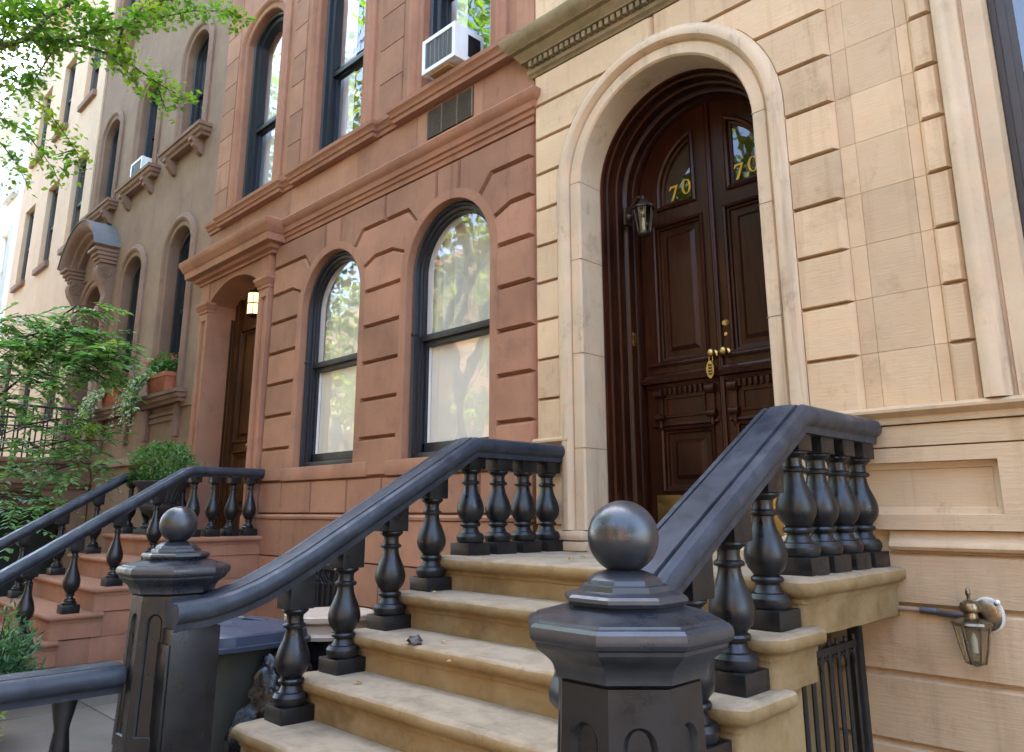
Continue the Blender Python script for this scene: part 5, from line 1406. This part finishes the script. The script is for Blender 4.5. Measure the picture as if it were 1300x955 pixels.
# evergreen shrub with pale shoots at the lower left
random.seed(9)
t = thing('evergreen_shrub', 'dense dark evergreen shrub beside the foot of the reddish stoop', 'shrub', (-6.75, -2.62, 0))
m = MB(); st_ = MB()
for k in range(80):
    a = random.random()*2*PI; rr5 = random.random()**.5
    base = Vector((-6.82, -2.66, .1)); h = random.uniform(.45, .92)*(1-.35*rr5)
    tip = base+Vector((math.cos(a)*rr5*.42, math.sin(a)*rr5*.34, h))
    st_.tube([base, base.lerp(tip, .6)+rv()*.04, tip], [.008, .006, .003], seg=4)
    for _ in range(60):
        f = random.uniform(.35, 1.05); p = base.lerp(tip, f)+rv()*.06
        leafy(m, p, (tip-base).normalized()*.6+rv(), rv(), random.uniform(.05, .085), .022, random.random())
obj('stems', st_, M['twig'], t); obj('foliage', m, M['leaf_yew'], t)
t = thing('variegated_shrub', 'low pale yellow-green shrub below the evergreen at the lower left', 'shrub', (-5.9, -2.9, 0))
m = MB()
for _ in range(900):
    p = Vector((-5.98, -2.98, .40))+Vector((a*b for a, b in zip(rv()*random.random()**.4, (.42, .30, .36)))); leafy(m, p, rv()+Vector((0, 0, .5)), rv(), random.uniform(.035, .06), .022, random.random())
st_ = MB()
for k in range(24): q = rv()*.3; q.z = abs(q.z)+.25; st_.tube([(-5.98, -2.98, 0), Vector((-5.98, -2.98, .1))+q*.6, Vector((-5.98, -2.98, .15))+q], [.007, .005, .003], seg=4)
obj('stems', st_, M['twig'], t); obj('foliage', m, leafmat('pale_shoot_leaf', (.09, .17, .03), (.32, .38, .12), trans=.3), t)

# boxwood in a fluted iron urn on the reddish stoop
random.seed(10)
t = thing('urn_planter', 'fluted black iron urn planted with a round boxwood on the reddish stoop', 'planter', (-9.28, -.62, ZL2))
ux, uy = -9.28, -.62
m = MB(); m.box(ux-.20, ux+.20, uy-.20, uy+.20, ZL2, ZL2+.06, .01)
m.lathe([(.17, .06), (.18, .09), (.10, .12), (.075, .16), (.10, .20), (.12, .215), (.20, .26), (.225, .31), (.225, .33), (.19, .345), (.20, .37), (.215, .44), (.25, .52), (.30, .57), (.31, .59), (.30, .60), (.26, .595), (.24, .56)], ux, uy, ZL2, seg=32)
for k in range(24):
    a = 2*PI*k/24; m.tube([(ux+r*math.cos(a), uy+r*math.sin(a), ZL2+z) for r, z in ((.195, .36), (.212, .44), (.247, .52))], .012, seg=5)
obj('urn', m, M['urn'], t)
m = MB()
for _ in range(2600):
    q = rv(); f = random.uniform(.55, 1.02); bump = 1+.22*mnoise.noise(q*2.6)+.10*mnoise.noise(q*7)
    p = Vector((ux, uy, ZL2+.80))+Vector((q.x*.36, q.y*.33, q.z*.25))*f*bump
    if p.z < ZL2+.57: continue
    leafy(m, p, q+rv()*.9, q+rv()*.5, random.uniform(.028, .045), .024, random.random())
for _ in range(45):                         # sprigs the shears missed
    q = rv(); q.z = abs(q.z)*.8; p = Vector((ux, uy, ZL2+.80))+Vector((q.x*.36, q.y*.33, q.z*.25))
    for k in range(9): leafy(m, p+q*random.uniform(-.02, .10)+rv()*.015, q+rv()*.7, rv(), random.uniform(.03, .045), .022, random.uniform(.5, 1))
for _ in range(130):
    a = random.uniform(2.2, 4.6); p = Vector((ux+.30*math.cos(a), uy+.30*math.sin(a), ZL2+random.uniform(.60, .78)))
    leafy(m, p, Vector((math.cos(a), math.sin(a), random.uniform(-.5, .3)))+rv()*.4, Vector((0, 0, 1)), random.uniform(.07, .10), .06, random.uniform(.6, 1))
obj('boxwood', m, M['leaf_box'], t)

# flower pots on the dark house's parlor sills, with trailing ivy
def flowerpot(label, x, y, z, seed, ivy_x, n_ivy):
    random.seed(seed)
    t = thing('flower_pot', label, 'flower pot', (x, y, z))
    m = MB()
    loft(m, [[(p[0], p[1], z) for p in rounded(x, y, .30, .10, .03)], [(p[0], p[1], z+.20) for p in rounded(x, y, .34, .115, .03)], [(p[0], p[1], z+.20) for p in rounded(x, y, .355, .13, .03)], [(p[0], p[1], z+.26) for p in rounded(x, y, .36, .135, .03)], [(p[0], p[1], z+.26) for p in rounded(x, y, .32, .10, .03)], [(p[0], p[1], z+.22) for p in rounded(x, y, .31, .09, .03)]])
    for i in range(9): m.box(x-.33+i*.0, x+.33, y-.118, y-.11, z+.03+i*.019, z+.037+i*.019)
    obj('pot', m, M['terracotta'], t)
    m = MB()
    for _ in range(900):
        p = Vector((x, y-.02, z+.36))+Vector((a*b for a, b in zip(rv()*random.random()**.45, (.42, .17, .20)))); leafy(m, p, rv()+Vector((0, -.2, .5)), rv(), random.uniform(.04, .075), .03, random.random())
    obj('greenery', m, M['leaf_box'], t)
    m = MB()
    for _ in range(34):
        c = Vector((x, y-.02, z+.50))+Vector((random.uniform(-.46, .40), random.uniform(-.16, .12), random.uniform(-.10, .06)))
        for _ in range(9): leafy(m, c+rv()*.025, rv(), rv(), random.uniform(.02, .035), .025, random.random())
    obj('flowers', m, M['petal'], t)
    m = MB(); s_ = MB()
    for k in range(n_ivy):
        px = ivy_x+random.gauss(0, .16); p = Vector((px, y-.10, z+random.uniform(.18, .30))); pts = [p.copy()]
        L = random.uniform(.35, .95); q = Vector((random.uniform(-.25, .15), -.30, .05)); nn = 12
        for i in range(nn):
            q = q*.72+Vector((random.uniform(-.05, .04), random.uniform(-.02, .02), -.07)); p = p+q.normalized()*L/nn; pts.append(p.copy())
        s_.tube(pts, .004, seg=4)
        for i in range(nn):
            for _ in range(4): leafy(m, pts[i].lerp(pts[i+1], random.random())+rv()*.03, rv()+Vector((0, -.5, -.3)), Vector((0, -1, .5))+rv()*.5, random.uniform(.04, .065), .045, random.random())
    obj('ivy_stems', s_, M['twig'], t); obj('ivy', m, M['leaf_ivy'], t)
flowerpot('terracotta trough of red geraniums and ivy on the sill next to the reddish doorway', -11.1, -.05, 3.275, 5, -11.55, 26)
flowerpot('terracotta trough of red geraniums and ivy on the sill beside the curved hood', -13.08, -.05, 3.275, 6, -13.45, 20)

# fallen leaves on the steps
random.seed(14)
LV = [(-2.90, -.62, 0, 'near the left balusters of the landing'), (-2.78, -.55, 0, 'closest to the door on the left of the landing'), (-2.84, -.80, 0, 'curled at the middle of the landing'), (-2.55, -.70, 0, 'alone on the landing in front of the ball'), (-3.34, -1.0, 0, 'on the nosing of the landing by the balusters'), (-2.35, -1.70, 2, 'against the riser of the third stone down'), (-2.62, -1.86, 2, 'lying flat in the middle of the third stone down'), (-3.02, -1.55, 2, 'close to the riser beside the dark withered leaf'), (-2.02, -1.80, 2, 'beside the right ball newel'), (-3.3, -1.85, 3, 'on the fourth stone down by the baluster foot'), (-3.45, -1.27, 1, 'on the second stone down by the baluster foot')]
for x, y, k, lab in LV:
    zt = ZL-RISE*k+.004
    m = MB(); a = random.random()*6.28; s_ = random.uniform(.03, .048)
    n = 9; vs = []
    for i in range(n):
        f = i/(n-1); wv = math.sin(PI*f)**.8*.34
        for q in (-1, 0, 1): vs.append((f-.5, q*wv, .10*abs(q)+.16*math.sin(f*PI)+.05*math.sin(f*7+q)))
    vs = [(x+s_*(p[0]*math.cos(a)-p[1]*math.sin(a)), y+s_*(p[0]*math.sin(a)+p[1]*math.cos(a)), zt+s_*p[2]) for p in vs]
    fs = [(i*3+j, i*3+j+1, i*3+j+4, i*3+j+3) for i in range(n-1) for j in (0, 1)]
    m.add(vs, fs, tint=random.random())
    tag(obj('fallen_leaf', m, M['dry_leaf']), 'small dry fallen leaf '+lab, 'leaf', 'fallen leaves on the stoop')
m = MB(); n = 12; vs = []
for i in range(n):
    f = i/(n-1); wv = math.sin(PI*f)**.6*.45
    for q in (-1, -.5, 0, .5, 1): vs.append((-3.11+.10*(f-.5), -1.66+.09*q*wv, ZL-2*RISE+.006+.035*math.sin(f*PI)*(1-.6*q*q)+.008*math.sin(f*11+q*4)))
m.add(vs, [(i*5+j, i*5+j+1, i*5+j+6, i*5+j+5) for i in range(n-1) for j in range(4)])
tag(obj('fallen_leaf', m, M['dark_leaf']), 'large dark withered leaf curled on the third stone down of the tan stoop', 'leaf', 'fallen leaves on the stoop')
